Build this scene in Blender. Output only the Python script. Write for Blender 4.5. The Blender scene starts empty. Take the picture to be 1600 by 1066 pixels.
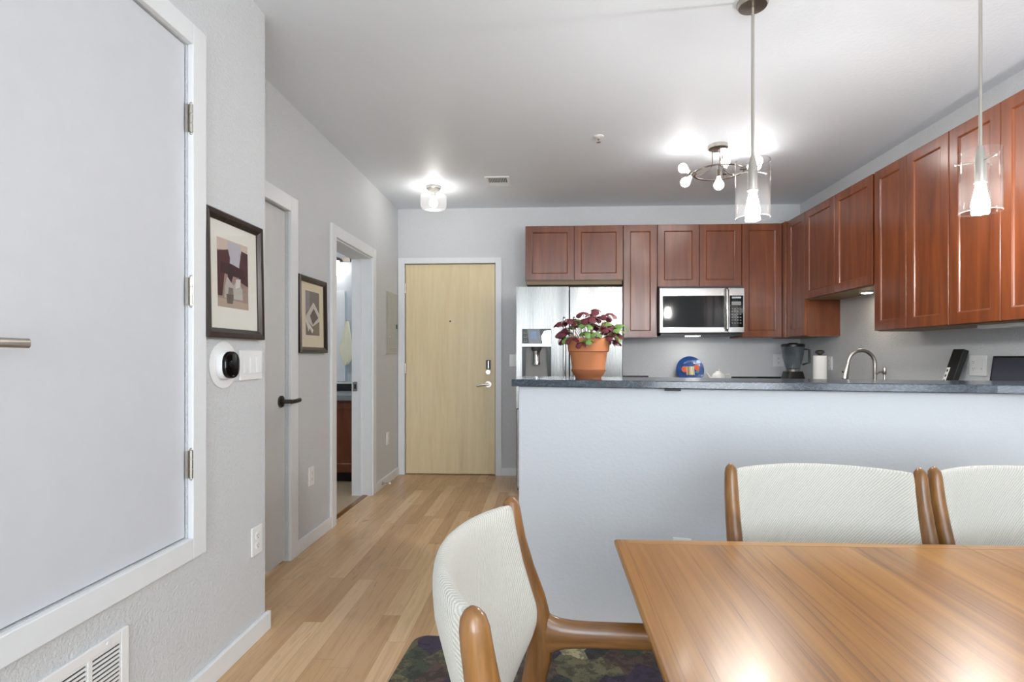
import bpy, bmesh, math, random
from mathutils import Vector, Matrix
random.seed(7)
C = bpy.context.scene.collection
sc = bpy.context.scene
PI = math.pi

# ------------------------------------------------------------------ camera, world, light, exposure
cam_d = bpy.data.cameras.new('camera'); cam = bpy.data.objects.new('camera', cam_d); C.objects.link(cam)
cam.location = (0, 0, 1.18)
cam.rotation_euler = (PI/2, 0, math.atan(40/850))
cam_d.sensor_width = 36; cam_d.lens = 850/1600*36
cam_d.shift_x = (800-815)/1600; cam_d.shift_y = (557-533)/1600
cam_d.clip_start = .02
sc.camera = cam
sc.view_settings.view_transform = 'Standard'; sc.view_settings.look = 'None'
sc.view_settings.gamma = 1; sc.view_settings.use_curve_mapping = False
sc.view_settings.exposure = 0.30
sc.cycles.max_bounces = 10; sc.cycles.diffuse_bounces = 6; sc.cycles.transparent_max_bounces = 16
sc.cycles.sample_clamp_indirect = 6

W = bpy.data.worlds.new('daylight'); sc.world = W; W.use_nodes = True
W.node_tree.nodes['Background'].inputs[0].default_value = (.75, .87, 1, 1)
W.node_tree.nodes['Background'].inputs[1].default_value = 3.0

def area(name, loc, rot, sx, sy, power, col):
    l = bpy.data.lights.new(name, 'AREA'); l.shape = 'RECTANGLE'; l.size = sx; l.size_y = sy
    l.energy = power; l.color = col
    o = bpy.data.objects.new(name, l); C.objects.link(o); o.location = loc; o.rotation_euler = rot
    return o
# daylight entering at the two windows of the wall behind the camera
area('window_daylight', (-.1, -3.27, 1.35), (PI/2+.16, 0, 0), 1.6, 1.8, 74, (.89, .945, 1))
area('window_daylight', (1.75, -3.27, 1.35), (PI/2+.16, 0, 0), 1.1, 2.0, 24, (.89, .945, 1))
# unseen fill light, added behind the viewer to brighten the room
l_ = bpy.data.lights.new('living_room_fill', 'POINT'); l_.energy = 22; l_.shadow_soft_size = .25; l_.color = (1, .99, .97)
o_ = bpy.data.objects.new('living_room_fill', l_); C.objects.link(o_); o_.location = (1.2, -1.2, 2.2)
BULB = 430.0          # lamp bulbs, emission strength

# ------------------------------------------------------------------ materials
def lin(r, g, b):
    f = lambda c: c/12.92 if c <= .04045 else ((c+.055)/1.055)**2.4
    return (f(r/255), f(g/255), f(b/255), 1)
class NT:
    def __init__(s, name):
        s.m = bpy.data.materials.new(name); s.m.use_nodes = True
        s.t = s.m.node_tree; s.b = s.t.nodes['Principled BSDF']
    def n(s, typ, **kw):
        x = s.t.nodes.new(typ)
        for k, v in kw.items():
            if k.startswith('i_'):
                key = k[2:]; key = int(key) if key.isdigit() else key
                x.inputs[key].default_value = v
            else: setattr(x, k, v)
        return x
    def l(s, a, b): s.t.links.new(a, b)
    def coords(s, scale=(1,1,1), kind='Object', rot=(0,0,0)):
        tc = s.n('ShaderNodeTexCoord'); mp = s.n('ShaderNodeMapping')
        mp.inputs['Scale'].default_value = scale; mp.inputs['Rotation'].default_value = rot
        s.l(tc.outputs[kind], mp.inputs[0]); return mp.outputs[0]
    def noise(s, vec, scale=5, detail=3, rough=.5, dist=0):
        x = s.n('ShaderNodeTexNoise'); s.l(vec, x.inputs['Vector'])
        x.inputs['Scale'].default_value = scale; x.inputs['Detail'].default_value = detail
        x.inputs['Roughness'].default_value = rough; x.inputs['Distortion'].default_value = dist
        return x.outputs['Fac']
    def ramp(s, fac, stops, interp='LINEAR'):
        x = s.n('ShaderNodeValToRGB'); x.color_ramp.interpolation = interp
        e = x.color_ramp.elements
        while len(e) < len(stops): e.new(.5)
        for k, (p, c) in enumerate(stops): e[k].position = p; e[k].color = c
        s.l(fac, x.inputs[0]); return x.outputs[0]
    def math(s, op, a, b=None):
        x = s.n('ShaderNodeMath', operation=op)
        for k, v in enumerate((a, b)):
            if v is None: continue
            if isinstance(v, (int, float)): x.inputs[k].default_value = v
            else: s.l(v, x.inputs[k])
        return x.outputs[0]
    def mix(s, fac, a, b, mode='MIX'):
        x = s.n('ShaderNodeMix', data_type='RGBA', blend_type=mode)
        for k, v in ((0, fac), (6, a), (7, b)):
            if isinstance(v, (int, float, tuple)): x.inputs[k].default_value = v
            else: s.l(v, x.inputs[k])
        return x.outputs[2]
    def bump(s, h, strength=.2, dist=.01):
        x = s.n('ShaderNodeBump'); x.inputs['Strength'].default_value = strength; x.inputs['Distance'].default_value = dist
        s.l(h, x.inputs['Height']); s.l(x.outputs[0], s.b.inputs['Normal'])
    def set(s, **kw):
        for k, v in kw.items():
            key = {'col': 'Base Color', 'rough': 'Roughness', 'metal': 'Metallic', 'coat': 'Coat Weight', 'spec': 'Specular IOR Level',
                   'coatr': 'Coat Roughness', 'sheen': 'Sheen Weight', 'emc': 'Emission Color', 'ems': 'Emission Strength', 'aniso': 'Anisotropic'}[k]
            if hasattr(v, 'is_output'): s.l(v, s.b.inputs[key])
            else: s.b.inputs[key].default_value = v
        return s
def plain(name, rgb, rough=.5, metal=0, **kw):
    """plain coloured material with a very slight procedural mottling so no surface is dead flat"""
    t = NT(name); v = t.coords()
    c = lin(*rgb); k = t.noise(v, 14, 3)
    col = t.ramp(k, [(.3, tuple(x*.985 for x in c[:3])+(1,)), (.7, tuple(min(1, x*1.012) for x in c[:3])+(1,))])
    t.set(col=col, rough=rough, metal=metal, **kw); return t.m
def painted(name, rgb, rough=.55, scale=105, strength=.45):
    t = NT(name); v = t.coords(kind='Generated') if False else t.coords()
    n1 = t.noise(v, scale, 3, .55); h = t.ramp(n1, [(.42, (0,0,0,1)), (.62, (1,1,1,1))])
    c = lin(*rgb); big = t.noise(v, 1.5, 2)
    t.set(col=t.ramp(big, [(.3, tuple(x*.98 for x in c[:3])+(1,)), (.7, c)]), rough=rough)
    t.bump(h, strength, .004); return t.m
def wood(name, dark, mid, light, grain='Z', scale=1.0, rough=.35, coat=.3, streak=.5, bump=.05):
    t = NT(name)
    s = {'X': (1.2, 14, 14), 'Y': (14, 1.2, 14), 'Z': (14, 14, 1.2)}[grain]
    v = t.coords(tuple(k*scale for k in s))
    n1 = t.noise(v, 1.6, 5, .55, 1.2); fine = t.noise(v, 9, 4, .6, .3)
    col = t.ramp(n1, [(.25, lin(*dark)), (.5, lin(*mid)), (.75, lin(*light))])
    f = t.ramp(fine, [(.35, (1-streak*.5,)*3+(1,)), (.62, (1,1,1,1))])
    t.set(col=t.mix(1.0, col, f, 'MULTIPLY'), rough=rough, coat=coat, coatr=.2)
    t.bump(fine, bump, .002); return t.m
def glass(name, tint=(1,1,1,1), rough=.02, haze=0.0, edge=.35):
    t = NT(name); t.t.nodes.remove(t.b); out = t.t.nodes['Material Output']
    tr = t.n('ShaderNodeBsdfTransparent'); tr.inputs[0].default_value = tint
    gl = t.n('ShaderNodeBsdfGlossy'); gl.inputs['Roughness'].default_value = rough
    lw = t.n('ShaderNodeLayerWeight'); lw.inputs['Blend'].default_value = .5
    f = t.math('ADD', t.math('MULTIPLY', t.math('POWER', lw.outputs['Facing'], 4.0), edge), .025)
    mx = t.n('ShaderNodeMixShader'); t.l(f, mx.inputs[0]); t.l(tr.outputs[0], mx.inputs[1]); t.l(gl.outputs[0], mx.inputs[2])
    res = mx.outputs[0]
    if haze:
        df = t.n('ShaderNodeBsdfTranslucent'); df.inputs[0].default_value = (1,1,1,1)
        m2 = t.n('ShaderNodeMixShader'); m2.inputs[0].default_value = haze
        t.l(res, m2.inputs[1]); t.l(df.outputs[0], m2.inputs[2]); res = m2.outputs[0]
    t.l(res, out.inputs[0]); return t.m
def emit(name, rgb, s):
    t = NT(name); t.set(col=lin(*rgb), emc=lin(*rgb), ems=s, rough=.4); return t.m
def steel(name, rgb=(200, 200, 198), rough=.22, axis='Z', wav=.25):
    t = NT(name)
    v = t.coords({'Z': (5, 5, .2), 'X': (.25, 9, 9), 'Y': (9, .25, 9)}[axis])
    v2 = t.coords({'Z': (400, 400, 3), 'X': (3, 400, 400), 'Y': (400, 3, 400)}[axis])
    n2 = t.noise(v2, 1, 2); w = t.noise(v, 1, 0)
    t.set(col=lin(*rgb), metal=1, rough=t.ramp(n2, [(.3, (rough*.85,)*3+(1,)), (.7, (rough*1.2,)*3+(1,))]))
    t.bump(w, wav, .02); return t.m
def floor_mat():
    t = NT('oak_planks'); tc = t.n('ShaderNodeTexCoord'); sp = t.n('ShaderNodeSeparateXYZ'); t.l(tc.outputs['Object'], sp.inputs[0])
    px = t.math('DIVIDE', sp.outputs[0], .083); row = t.math('FLOOR', px); fx = t.math('FRACT', px)
    wn = t.n('ShaderNodeTexWhiteNoise', noise_dimensions='1D'); t.l(row, wn.inputs['W'])
    py = t.math('DIVIDE', t.math('ADD', sp.outputs[1], t.math('MULTIPLY', wn.outputs['Value'], 7.0)), .95)
    idx = t.math('FLOOR', py); fy = t.math('FRACT', py)
    cb = t.n('ShaderNodeCombineXYZ'); t.l(row, cb.inputs[0]); t.l(idx, cb.inputs[1])
    wn2 = t.n('ShaderNodeTexWhiteNoise', noise_dimensions='3D'); t.l(cb.outputs[0], wn2.inputs['Vector'])
    tint = t.ramp(wn2.outputs['Value'], [(0, lin(182,144,104)), (.35, lin(202,166,124)), (.7, lin(216,184,144)), (1, lin(190,152,112))])
    cv = t.n('ShaderNodeCombineXYZ'); t.l(t.math('MULTIPLY', sp.outputs[0], 22), cv.inputs[0])
    t.l(t.math('ADD', t.math('MULTIPLY', sp.outputs[1], 1.6), t.math('MULTIPLY', wn2.outputs['Value'], 40)), cv.inputs[1]); t.l(row, cv.inputs[2])
    g = t.noise(cv.outputs[0], 1.5, 5, .6, 1.5)
    gr = t.ramp(g, [(.3, (.80, .78, .75, 1)), (.55, (1, 1, 1, 1)), (.75, (.93, .91, .88, 1))])
    kv = t.coords((3.0, 1.6, 1)); kn = t.noise(kv, 3.2, 1)
    knot = t.ramp(kn, [(.76, (1,1,1,1)), (.84, (.55,.45,.36,1))])
    col = t.mix(1, t.mix(1, tint, gr, 'MULTIPLY'), knot, 'MULTIPLY')
    e1 = t.math('GREATER_THAN', t.math('ABSOLUTE', t.math('SUBTRACT', fx, .5)), .488)
    e2 = t.math('GREATER_THAN', t.math('ABSOLUTE', t.math('SUBTRACT', fy, .5)), .4985)
    e = t.math('MAXIMUM', e1, e2)
    t.set(col=t.mix(t.math('MULTIPLY', e, .35), col, lin(120, 88, 58)), rough=t.ramp(g, [(.3, (.34,)*3+(1,)), (.7, (.27,)*3+(1,))]), spec=.5)
    t.bump(e, -.15, .002); return t.m
def granite_mat(name, base, vein, rough=.12, sc_=1.0):
    t = NT(name); v = t.coords((sc_, sc_, sc_*2.2))
    a = t.noise(v, 5, 6, .6, 1.6); b = t.noise(v, 16, 5, .65, 2.2)
    c1 = t.ramp(a, [(.33, lin(*[k*.55 for k in base])), (.5, lin(*base)), (.7, lin(*[min(255, k*1.35) for k in base]))])
    vm = t.ramp(b, [(.47, (0,0,0,1)), (.5, (1,1,1,1)), (.53, (0,0,0,1))])
    t.set(col=t.mix(t.math('MULTIPLY', vm, .55), c1, lin(*vein)), rough=rough, coat=.15, coatr=.05)
    return t.m
def rug_mat():
    t = NT('patterned_rug'); v = t.coords(rot=(0, 0, .5))
    vo = t.n('ShaderNodeTexVoronoi', feature='F1', distance='CHEBYCHEV'); t.l(v, vo.inputs['Vector']); vo.inputs['Scale'].default_value = 10
    sep = t.n('ShaderNodeSeparateColor'); t.l(vo.outputs['Color'], sep.inputs[0])
    col = t.ramp(sep.outputs[0], [(0, lin(52,38,62)), (.2, lin(92,88,62)), (.38, lin(44,46,42)), (.55, lin(106,100,70)), (.7, lin(82,62,52)), (.85, lin(60,66,48)), (.97, lin(176,168,130))], 'CONSTANT')
    v2 = t.coords((1, 1, 1)); n = t.noise(v2, 26, 4, .7); n2 = t.noise(v2, 260, 2)
    m = t.ramp(n, [(.46, (.28,.28,.30,1)), (.52, (1,1,1,1))])
    f = t.ramp(n2, [(.3, (.7,.7,.7,1)), (.7, (1.1,1.1,1.1,1))])
    t.set(col=t.mix(1, t.mix(.8, col, m, 'MULTIPLY'), f, 'MULTIPLY'), rough=.95, sheen=.1)
    t.bump(n2, .5, .004); return t.m
def fabric_mat():
    t = NT('ivory_ribbed_wool'); v = t.coords(rot=(0, .75, 0))
    w = t.n('ShaderNodeTexWave', wave_type='BANDS', bands_direction='X'); t.l(v, w.inputs['Vector'])
    w.inputs['Scale'].default_value = 62; w.inputs['Distortion'].default_value = 1.2; w.inputs['Detail'].default_value = 2; w.inputs['Detail Scale'].default_value = 6
    n = t.noise(t.coords(), 420, 3, .6)
    h = t.math('ADD', t.math('MULTIPLY', w.outputs['Fac'], .7), t.math('MULTIPLY', n, .5))
    t.set(col=t.ramp(h, [(.25, lin(184,183,174)), (.75, lin(208,207,198))]), rough=.9, sheen=.15)
    t.bump(h, .45, .003); return t.m

def table_wood():
    t = NT('teak_table_top'); v = t.coords((1, .055, 1)); v2 = t.coords((1, .02, 1))
    a = t.noise(v, 9, 4, .55, .6); f = t.noise(v2, 120, 3, .55, .4); st = t.noise(v2, 44, 3, .6, 1.0)
    col = t.ramp(a, [(.28, lin(130,86,36)), (.5, lin(160,110,48)), (.72, lin(182,133,63))])
    d1 = t.ramp(st, [(.57, (1,1,1,1)), (.62, (.68,.62,.56,1)), (.67, (1,1,1,1))])
    d2 = t.ramp(f, [(.3, (.80,.77,.74,1)), (.6, (1,1,1,1))])
    t.set(col=t.mix(1, t.mix(1, col, d1, 'MULTIPLY'), d2, 'MULTIPLY'), rough=.3, coat=.2, coatr=.12)
    t.bump(f, .08, .002); return t.m
M = dict(
    wall=painted('grey_wall_paint', (208,211,213)), wall_smooth=painted('pale_wall_paint', (206,210,214), scale=70, strength=.08),
    ceiling=painted('ceiling_paint', (227,234,241), scale=55, strength=.12), white=plain('white_trim_paint', (226,229,231), .38),
    doorpaint=plain('white_door_paint', (205,208,213), .42), greydoor=plain('grey_door_paint', (206,207,206), .45),
    floor=floor_mat(), tile=plain('tan_tile', (176,158,132), .4), cherry=wood('cherry_cabinet', (94,46,23), (117,60,31), (138,76,40), 'Z', .45, .28, .6, .2, .012),
    cherry_in=plain('cabinet_underside', (150,130,100), .6), gap=plain('dark_gap', (30,18,14), .7),
    birch=wood('birch_veneer', (218,198,154), (224,207,166), (229,213,176), 'Z', .35, .42, .1, .12, .01),
    teak=wood('teak_frame', (92,60,27), (130,87,42), (154,109,58), 'Z', .8, .3, .3, .5),
    teak_h=wood('teak_rail', (92,60,27), (130,87,42), (152,107,57), 'Y', .8, .3, .3, .5),
    teak_top=table_wood(),
    teak_edge=wood('teak_table_edge', (144,98,44), (172,122,58), (188,138,76), 'X', .7, .28, .25, .4),
    fabric=fabric_mat(), rug=rug_mat(), granite=granite_mat('blue_grey_stone', (42,52,62), (108,122,134), .16, .8), granite_d=granite_mat('black_stone', (34,38,40), (60,66,70), .2),
    steel=steel('brushed_steel', (128,128,125), .27, 'Z', 1.0), steel_h=steel('brushed_steel_flat', axis='X', wav=.1), nickel=plain('satin_nickel', (190,186,178), .28, 1),
    chrome=plain('polished_chrome', (215,215,212), .12, 1), pewter=plain('dark_pewter', (96,92,86), .35, 1), bronze=plain('dark_nickel_ring', (120,112,104), .35, 1),
    black=plain('black_plastic', (18,18,19), .35), blackglass=plain('black_glass', (9,9,10), .06, spec=.35), darkgrey=plain('dark_grey_plastic', (62,63,65), .45), grey=plain('grey_plastic', (128,128,126), .5),
    plastic=plain('white_plastic', (232,233,233), .3), offwhite=plain('off_white_paper', (228,227,222), .8), glass=glass('clear_glass'), glass_p=glass('pendant_glass', (1,1,1,1), .03, .0012, .6), glass_r=glass('glass_rim', (1,1,1,1), .05, .012, 1.2), glass_s=glass('smoky_jar_glass', (.80,.82,.84,1), .03, 0, .9), glass_h=glass('seeded_glass', (.97,.97,.97,1), .05, .05),
    picglass=glass('picture_glass', (1,1,1,1), .03), bulb=emit('lit_bulb', (255,250,245), BULB), entrybulb=emit('lit_entry_bulb', (255,250,245), BULB*.14), ringbulb=emit('lit_ring_bulb', (255,250,245), BULB*.05), screen=emit('lit_display', (92,112,140), .5),
    frame1=wood('walnut_frame', (30,23,19), (43,34,28), (62,50,40), 'Z', 1, .35, .2), mat=plain('ivory_mat_board', (220,219,210), .9), mat2=plain('cream_mat_board', (216,206,182), .9),
    terracotta=plain('terracotta', (186,118,76), .8), saucer=plain('brown_terracotta', (164,100,64), .8), soil=plain('soil', (52,38,28), .95),
    leaf=plain('maroon_leaf', (98,40,48), .5), leafg=plain('green_leaf', (98,132,64), .5), stem=plain('pale_stem', (176,150,122), .6),
    ceramic=plain('white_ceramic', (234,234,228), .15, coat=.4), panelgrey=plain('grey_panel_enamel', (176,176,170), .4), mirror=plain('mirror_silver', (235,238,240), .03, 1),
    cloth=plain('pale_yellow_cloth', (238,233,208), .9), slate=plain('slate_panel', (62,66,76), .25), blackm=plain('matte_black', (24,24,25), .55),
)
def pc(name, rgb): return plain(name, rgb, .7)

# ------------------------------------------------------------------ mesh builder
ORG = {}
class MB:
    def __init__(s): s.v = []; s.f = []; s.mi = []; s.cur = 0
    def m(s, i): s.cur = i; return s
    def add(s, vs, fs):
        o = len(s.v); s.v += [Vector(v) for v in vs]
        for f in fs: s.f.append([o+i for i in f]); s.mi.append(s.cur)
        return s
    def box(s, x0, x1, y0, y1, z0, z1):
        vs = [(x,y,z) for x in (x0,x1) for y in (y0,y1) for z in (z0,z1)]
        return s.add(vs, [(0,1,3,2),(4,6,7,5),(0,4,5,1),(2,3,7,6),(0,2,6,4),(1,5,7,3)])
    def prism(s, poly, z0, z1, axis='z'):
        n = len(poly)
        def P(a, b, z): return {'z': (a,b,z), 'y': (a,z,b), 'x': (z,a,b)}[axis]
        vs = [P(a,b,z0) for a,b in poly] + [P(a,b,z1) for a,b in poly]
        return s.add(vs, [tuple(range(n)), tuple(range(2*n-1, n-1, -1))] + [(i,(i+1)%n,n+(i+1)%n,n+i) for i in range(n)])
    def rings(s, rings, cap0=True, cap1=True, closed=False):
        n = len(rings[0]); vs = [p for r in rings for p in r]; fs = []
        for k in range(len(rings)-1):
            for i in range(n):
                j = (i+1) % n; fs.append((k*n+i, k*n+j, (k+1)*n+j, (k+1)*n+i))
        if closed:
            k = len(rings)-1
            for i in range(n):
                j = (i+1) % n; fs.append((k*n+i, k*n+j, j, i))
        else:
            if cap0: fs.append(tuple(range(n-1,-1,-1)))
            if cap1: fs.append(tuple((len(rings)-1)*n+i for i in range(n)))
        return s.add(vs, fs)
    def lathe(s, cx, cy, prof, n=32, cap0=True, cap1=True):
        return s.rings([[(cx+r*math.cos(2*PI*i/n), cy+r*math.sin(2*PI*i/n), z) for i in range(n)] for r, z in prof], cap0, cap1)
    def tube(s, pts, rad, n=14, ref=(1,0,0), cap=True):
        pts = [Vector(p) for p in pts]
        if not isinstance(rad, list): rad = [rad]*len(pts)
        rad = [(r, r) if isinstance(r, (int, float)) else r for r in rad]
        R = []; ref = Vector(ref)
        for k, p in enumerate(pts):
            a = pts[max(0,k-1)]; b = pts[min(len(pts)-1,k+1)]; t = (b-a).normalized()
            u = (ref - t*ref.dot(t))
            if u.length < 1e-4: u = t.orthogonal()
            u.normalize(); w = t.cross(u)
            R.append([p + u*rad[k][0]*math.cos(2*PI*i/n) + w*rad[k][1]*math.sin(2*PI*i/n) for i in range(n)])
        return s.rings(R, cap, cap)
    def cyl(s, p0, p1, r0, r1=None, n=24):
        return s.tube([p0, p1], [r0, r1 if r1 is not None else r0], n)
    def ball(s, c, r, n=20, m=12):
        r = (r, r, r) if isinstance(r, (int, float)) else r
        R = []
        for k in range(m+1):
            a = -PI/2 + PI*k/m; a = max(-PI/2+.05, min(PI/2-.05, a))
            R.append([(c[0]+r[0]*math.cos(a)*math.cos(2*PI*i/n), c[1]+r[1]*math.cos(a)*math.sin(2*PI*i/n), c[2]+r[2]*math.sin(a)) for i in range(n)])
        return s.rings(R)
    def torus(s, c, R, r, n=48, k=10):
        rings = []
        for a in range(n):
            t = 2*PI*a/n
            rings.append([(c[0]+(R+r*math.cos(2*PI*i/k))*math.cos(t), c[1]+(R+r*math.cos(2*PI*i/k))*math.sin(t), c[2]+r*math.sin(2*PI*i/k)) for i in range(k)])
        return s.rings(rings, closed=True)
    def shaker(s, o, u, v, n, w, h, t=.02, fw=.058, rec=.008):
        """frame-and-panel door; o = lower corner of the front face, n = outward"""
        o, u, v, n = map(Vector, (o, u, v, n))
        P = lambda a, b, d: o + u*a + v*b + n*d
        def rect(a, d): return [P(a,a,d), P(w-a,a,d), P(w-a,h-a,d), P(a,h-a,d)]
        rs = [rect(0,-t), rect(0,-.002), rect(.002,0), rect(fw,0), rect(fw+.006,-.003), rect(fw+.009,-rec)]
        return s.rings([r for r in rs])
    def xf(s, mat, start=0):
        for i in range(start, len(s.v)): s.v[i] = mat @ s.v[i]
        return s
    def build(s, name, mat, parent=None, smooth=None, bevel=0, local=False, bseg=2):
        me = bpy.data.meshes.new(name)
        off = Vector((0,0,0)) if (local or parent is None) else ORG.get(parent.name, Vector((0,0,0)))
        me.from_pydata([v-off for v in s.v], [], s.f)
        mats = mat if isinstance(mat, (list, tuple)) else [mat]
        for x in mats: me.materials.append(x)
        for i, p in enumerate(me.polygons): p.material_index = s.mi[i]
        b = bmesh.new(); b.from_mesh(me); bmesh.ops.recalc_face_normals(b, faces=b.faces); b.to_mesh(me); b.free()
        if smooth is not None:
            for p in me.polygons: p.use_smooth = True
            me.set_sharp_from_angle(angle=math.radians(smooth))
        o = bpy.data.objects.new(name, me); C.objects.link(o)
        if parent is not None: o.parent = parent; ORG[o.name] = off if not local else Vector((0,0,0))
        if bevel:
            md = o.modifiers.new('bevel', 'BEVEL'); md.width = bevel; md.segments = bseg; md.limit_method = 'ANGLE'; md.angle_limit = math.radians(40)
        return o
def tag(o, label, cat, group=None, kind=None):
    o['label'] = label; o['category'] = cat
    if group: o['group'] = group
    if kind: o['kind'] = kind
    return o
def thing(name, label, cat, loc=(0,0,0), rz=0, group=None, kind=None):
    o = bpy.data.objects.new(name, None); C.objects.link(o); o.empty_display_size = .05
    o.location = loc; o.rotation_euler = (0,0,rz); ORG[o.name] = Vector(loc)
    return tag(o, label, cat, group, kind)
def struct(name, mb, m, label, cat, **kw):
    return tag(mb.build(name, m, **kw), label, cat, None, 'structure')
def lab(o, label): o['label'] = label; return o
def copy_tree(o, parent=None):
    c = o.copy(); C.objects.link(c); ORG[c.name] = Vector((0,0,0))
    if parent: c.parent = parent
    for ch in list(o.children): copy_tree(ch, c)
    return c

# ------------------------------------------------------------------ the room
HC, XN, XF, XR, YB, YF = 2.652, -1.215, -1.49, 2.44, 5.375, -3.3
T = .12
struct('floor', MB().box(XF-.05, XR+T, YF-T, YB+T, -.1, 0), M['floor'], 'light oak plank floor of the room and hallway', 'floor')
struct('floor_bathroom', MB().box(-3.3, XF-.05, 3.0, 6.0, -.1, 0), M['tile'], 'tan tile floor seen through the bathroom doorway', 'floor')
struct('ceiling', MB().box(-3.3, XR+T, YF-T, 6.0, HC, HC+.1), M['ceiling'], 'white textured ceiling', 'ceiling')
# near left wall with the opening of the access door
DY0, DY1, DZ0, DZ1 = .93, 1.785, .565, 2.235
w = MB().box(XN-T, XN, YF, DY0, 0, HC).box(XN-T, XN, DY1, 2.29, 0, HC).box(XN-T, XN, DY0, DY1, 0, DZ0).box(XN-T, XN, DY0, DY1, DZ1, HC)
w.box(XF-T-.05, XN-T, 2.19, 2.29, 0, HC)
struct('wall_left', w, M['wall'], 'light grey textured wall at the near left', 'wall')
# hall wall with closet and bathroom openings
CY0, CY1, BY0, BY1, OH = 2.36, 3.068, 3.745, 4.55, 2.016
TB = .165
w = MB().box(XF-TB, XF, 2.29, CY0, 0, HC).box(XF-TB, XF, CY1, BY0, 0, HC).box(XF-TB, XF, BY1, YB+T, 0, HC).box(XF-TB, XF, CY0, CY1, OH, HC).box(XF-TB, XF, BY0, BY1, OH, HC)
struct('wall_hall', w, M['wall'], 'light grey hallway wall with two doorways', 'wall')
EX0, EX1, EZ = -1.42, -.512, 2.104
w = MB().box(XF, EX0, YB, YB+T, 0, HC).box(EX1, XR+T, YB, YB+T, 0, HC).box(EX0, EX1, YB, YB+T, EZ, HC)
struct('wall_back', w, M['wall'], 'pale grey back wall behind the kitchen and entry', 'wall')
struct('wall_right', MB().box(XR, XR+T, YF-T, YB, 0, HC), M['wall'], 'grey wall behind the right-hand kitchen cabinets', 'wall')
# window wall behind the camera
w = MB(); WZ0, WZ1 = .3, 2.4; wins = [(-.98, .78), (1.18, 2.32)]
xs = [XN-T, wins[0][0], wins[0][1], wins[1][0], wins[1][1], XR]
w.box(xs[0], xs[1], YF-T, YF, 0, HC).box(xs[2], xs[3], YF-T, YF, 0, HC).box(xs[4], xs[5], YF-T, YF, 0, HC)
for a, b in wins: w.box(a, b, YF-T, YF, 0, WZ0).box(a, b, YF-T, YF, WZ1, HC)
struct('wall_window', w, M['wall'], 'grey window wall behind the viewer', 'wall')
for k, (a, b) in enumerate(wins):
    r = thing('window_%d' % (k+1), 'white framed window in the wall behind the viewer', 'window', ((a+b)/2, YF-.06, WZ0), kind='structure')
    f = MB().box(a, a+.05, YF-.09, YF-.03, WZ0, WZ1).box(b-.05, b, YF-.09, YF-.03, WZ0, WZ1).box(a+.05, b-.05, YF-.09, YF-.03, WZ0, WZ0+.05).box(a+.05, b-.05, YF-.09, YF-.03, WZ1-.05, WZ1)
    mid = (a+b)/2; f.box(mid-.025, mid+.025, YF-.09, YF-.03, WZ0+.05, WZ1-.05)
    f.build('window_frame', M['white'], r)
    MB().box(a+.05, mid-.025, YF-.064, YF-.058, WZ0+.05, WZ1-.05).build('pane', M['glass'], r)
    MB().box(mid+.025, b-.05, YF-.064, YF-.058, WZ0+.05, WZ1-.05).build('pane', M['glass'], r)
# bathroom and closet shells
w = MB().box(-3.3, XF-TB, 5.62, 5.72, 0, HC).box(-3.4, -3.3, 3.0, 5.72, 0, HC).box(-3.3, XF-TB, 3.0, 3.1, 0, HC)
struct('wall_bathroom', w, plain('bathroom_paint', (186,192,198), .6), 'pale walls of the bathroom beyond the doorway', 'wall')
struct('wall_closet', MB().box(-2.2, -2.12, 2.19, 3.0, 0, HC).box(-2.12, XF-TB, 2.12, 2.19, 0, HC), M['wall_smooth'], 'inner wall of the closet', 'wall')

# the pony wall of the bar (it runs at an angle to the room)
BA = Vector((-.158, 2.404, 0)); BD = (Vector((1.565, 2.02, 0))-BA).normalized(); BN = Vector((-BD.y, BD.x, 0))   # along, and towards the kitchen
def bar(a, d, z=0): p = BA + BD*a + BN*d; return (p.x, p.y, z)
aR = (XR-BA.x)/BD.x
def bxy(a, d): p = bar(a, d); return (p[0], p[1])
pw = MB().prism([(-.128, bxy(.03,.035)[1]), bxy(aR-.02, .035), (XR, bxy(aR-.02,.035)[1]+.12), (-.128, bxy(.03,.035)[1]+.13)], 0, 1.046)
struct('wall_bar', pw, M['wall_smooth'], 'pale grey half wall under the stone bar top', 'wall', bevel=.006)

# trims and baseboards
def bb(name, x0, x1, y0, y1, label, h=.078):
    struct(name, MB().box(x0, x1, y0, y1, 0, h), M['white'], label, 'baseboard', bevel=.003)
bb('baseboard_left', XN, XN+.018, YF, 2.308, 'white baseboard along the near left wall')
bb('baseboard_hall', XF, XF+.016, 3.16, 3.663, 'white baseboard between closet door and bathroom doorway')
bb('baseboard_entry', XF, XF+.016, 4.64, YB, 'white baseboard between bathroom doorway and entry corner')
bb('baseboard_back', -.45, -.30, YB-.016, YB, 'white baseboard right of the entry door')
bb('baseboard_right', XR-.016, XR, YF, 1.75, 'white baseboard along the right wall')
def casing_x(name, X, y0, y1, z0, z1, cw, th, label, bottom=False, jamb=.0):
    zb = z0-cw if bottom else 0
    f = MB().box(X, X+th, y0-cw, y0, zb, z1+cw).box(X, X+th, y1, y1+cw, zb, z1+cw).box(X, X+th, y0, y1, z1, z1+cw)
    if bottom: f.box(X, X+th, y0, y1, z0-cw, z0)
    struct(name, f, M['white'], label, 'door trim', bevel=.003)
casing_x('trim_1', XN, DY0, DY1, DZ0, DZ1, .072, .02, 'white frame around the raised access door in the near left wall', True)
casing_x('trim_2', XF, CY0+.008, CY1, 0, OH, .088, .018, 'white casing around the closed closet door')
casing_x('trim_3', XF, BY0, BY1, 0, OH, .082, .018, 'white casing around the open bathroom doorway')
f = MB().box(EX0-.066, EX0, YB-.018, YB, 0, EZ+.056).box(EX1, EX1+.062, YB-.018, YB, 0, EZ+.056).box(EX0, EX1, YB-.018, YB, EZ, EZ+.056)
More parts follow.
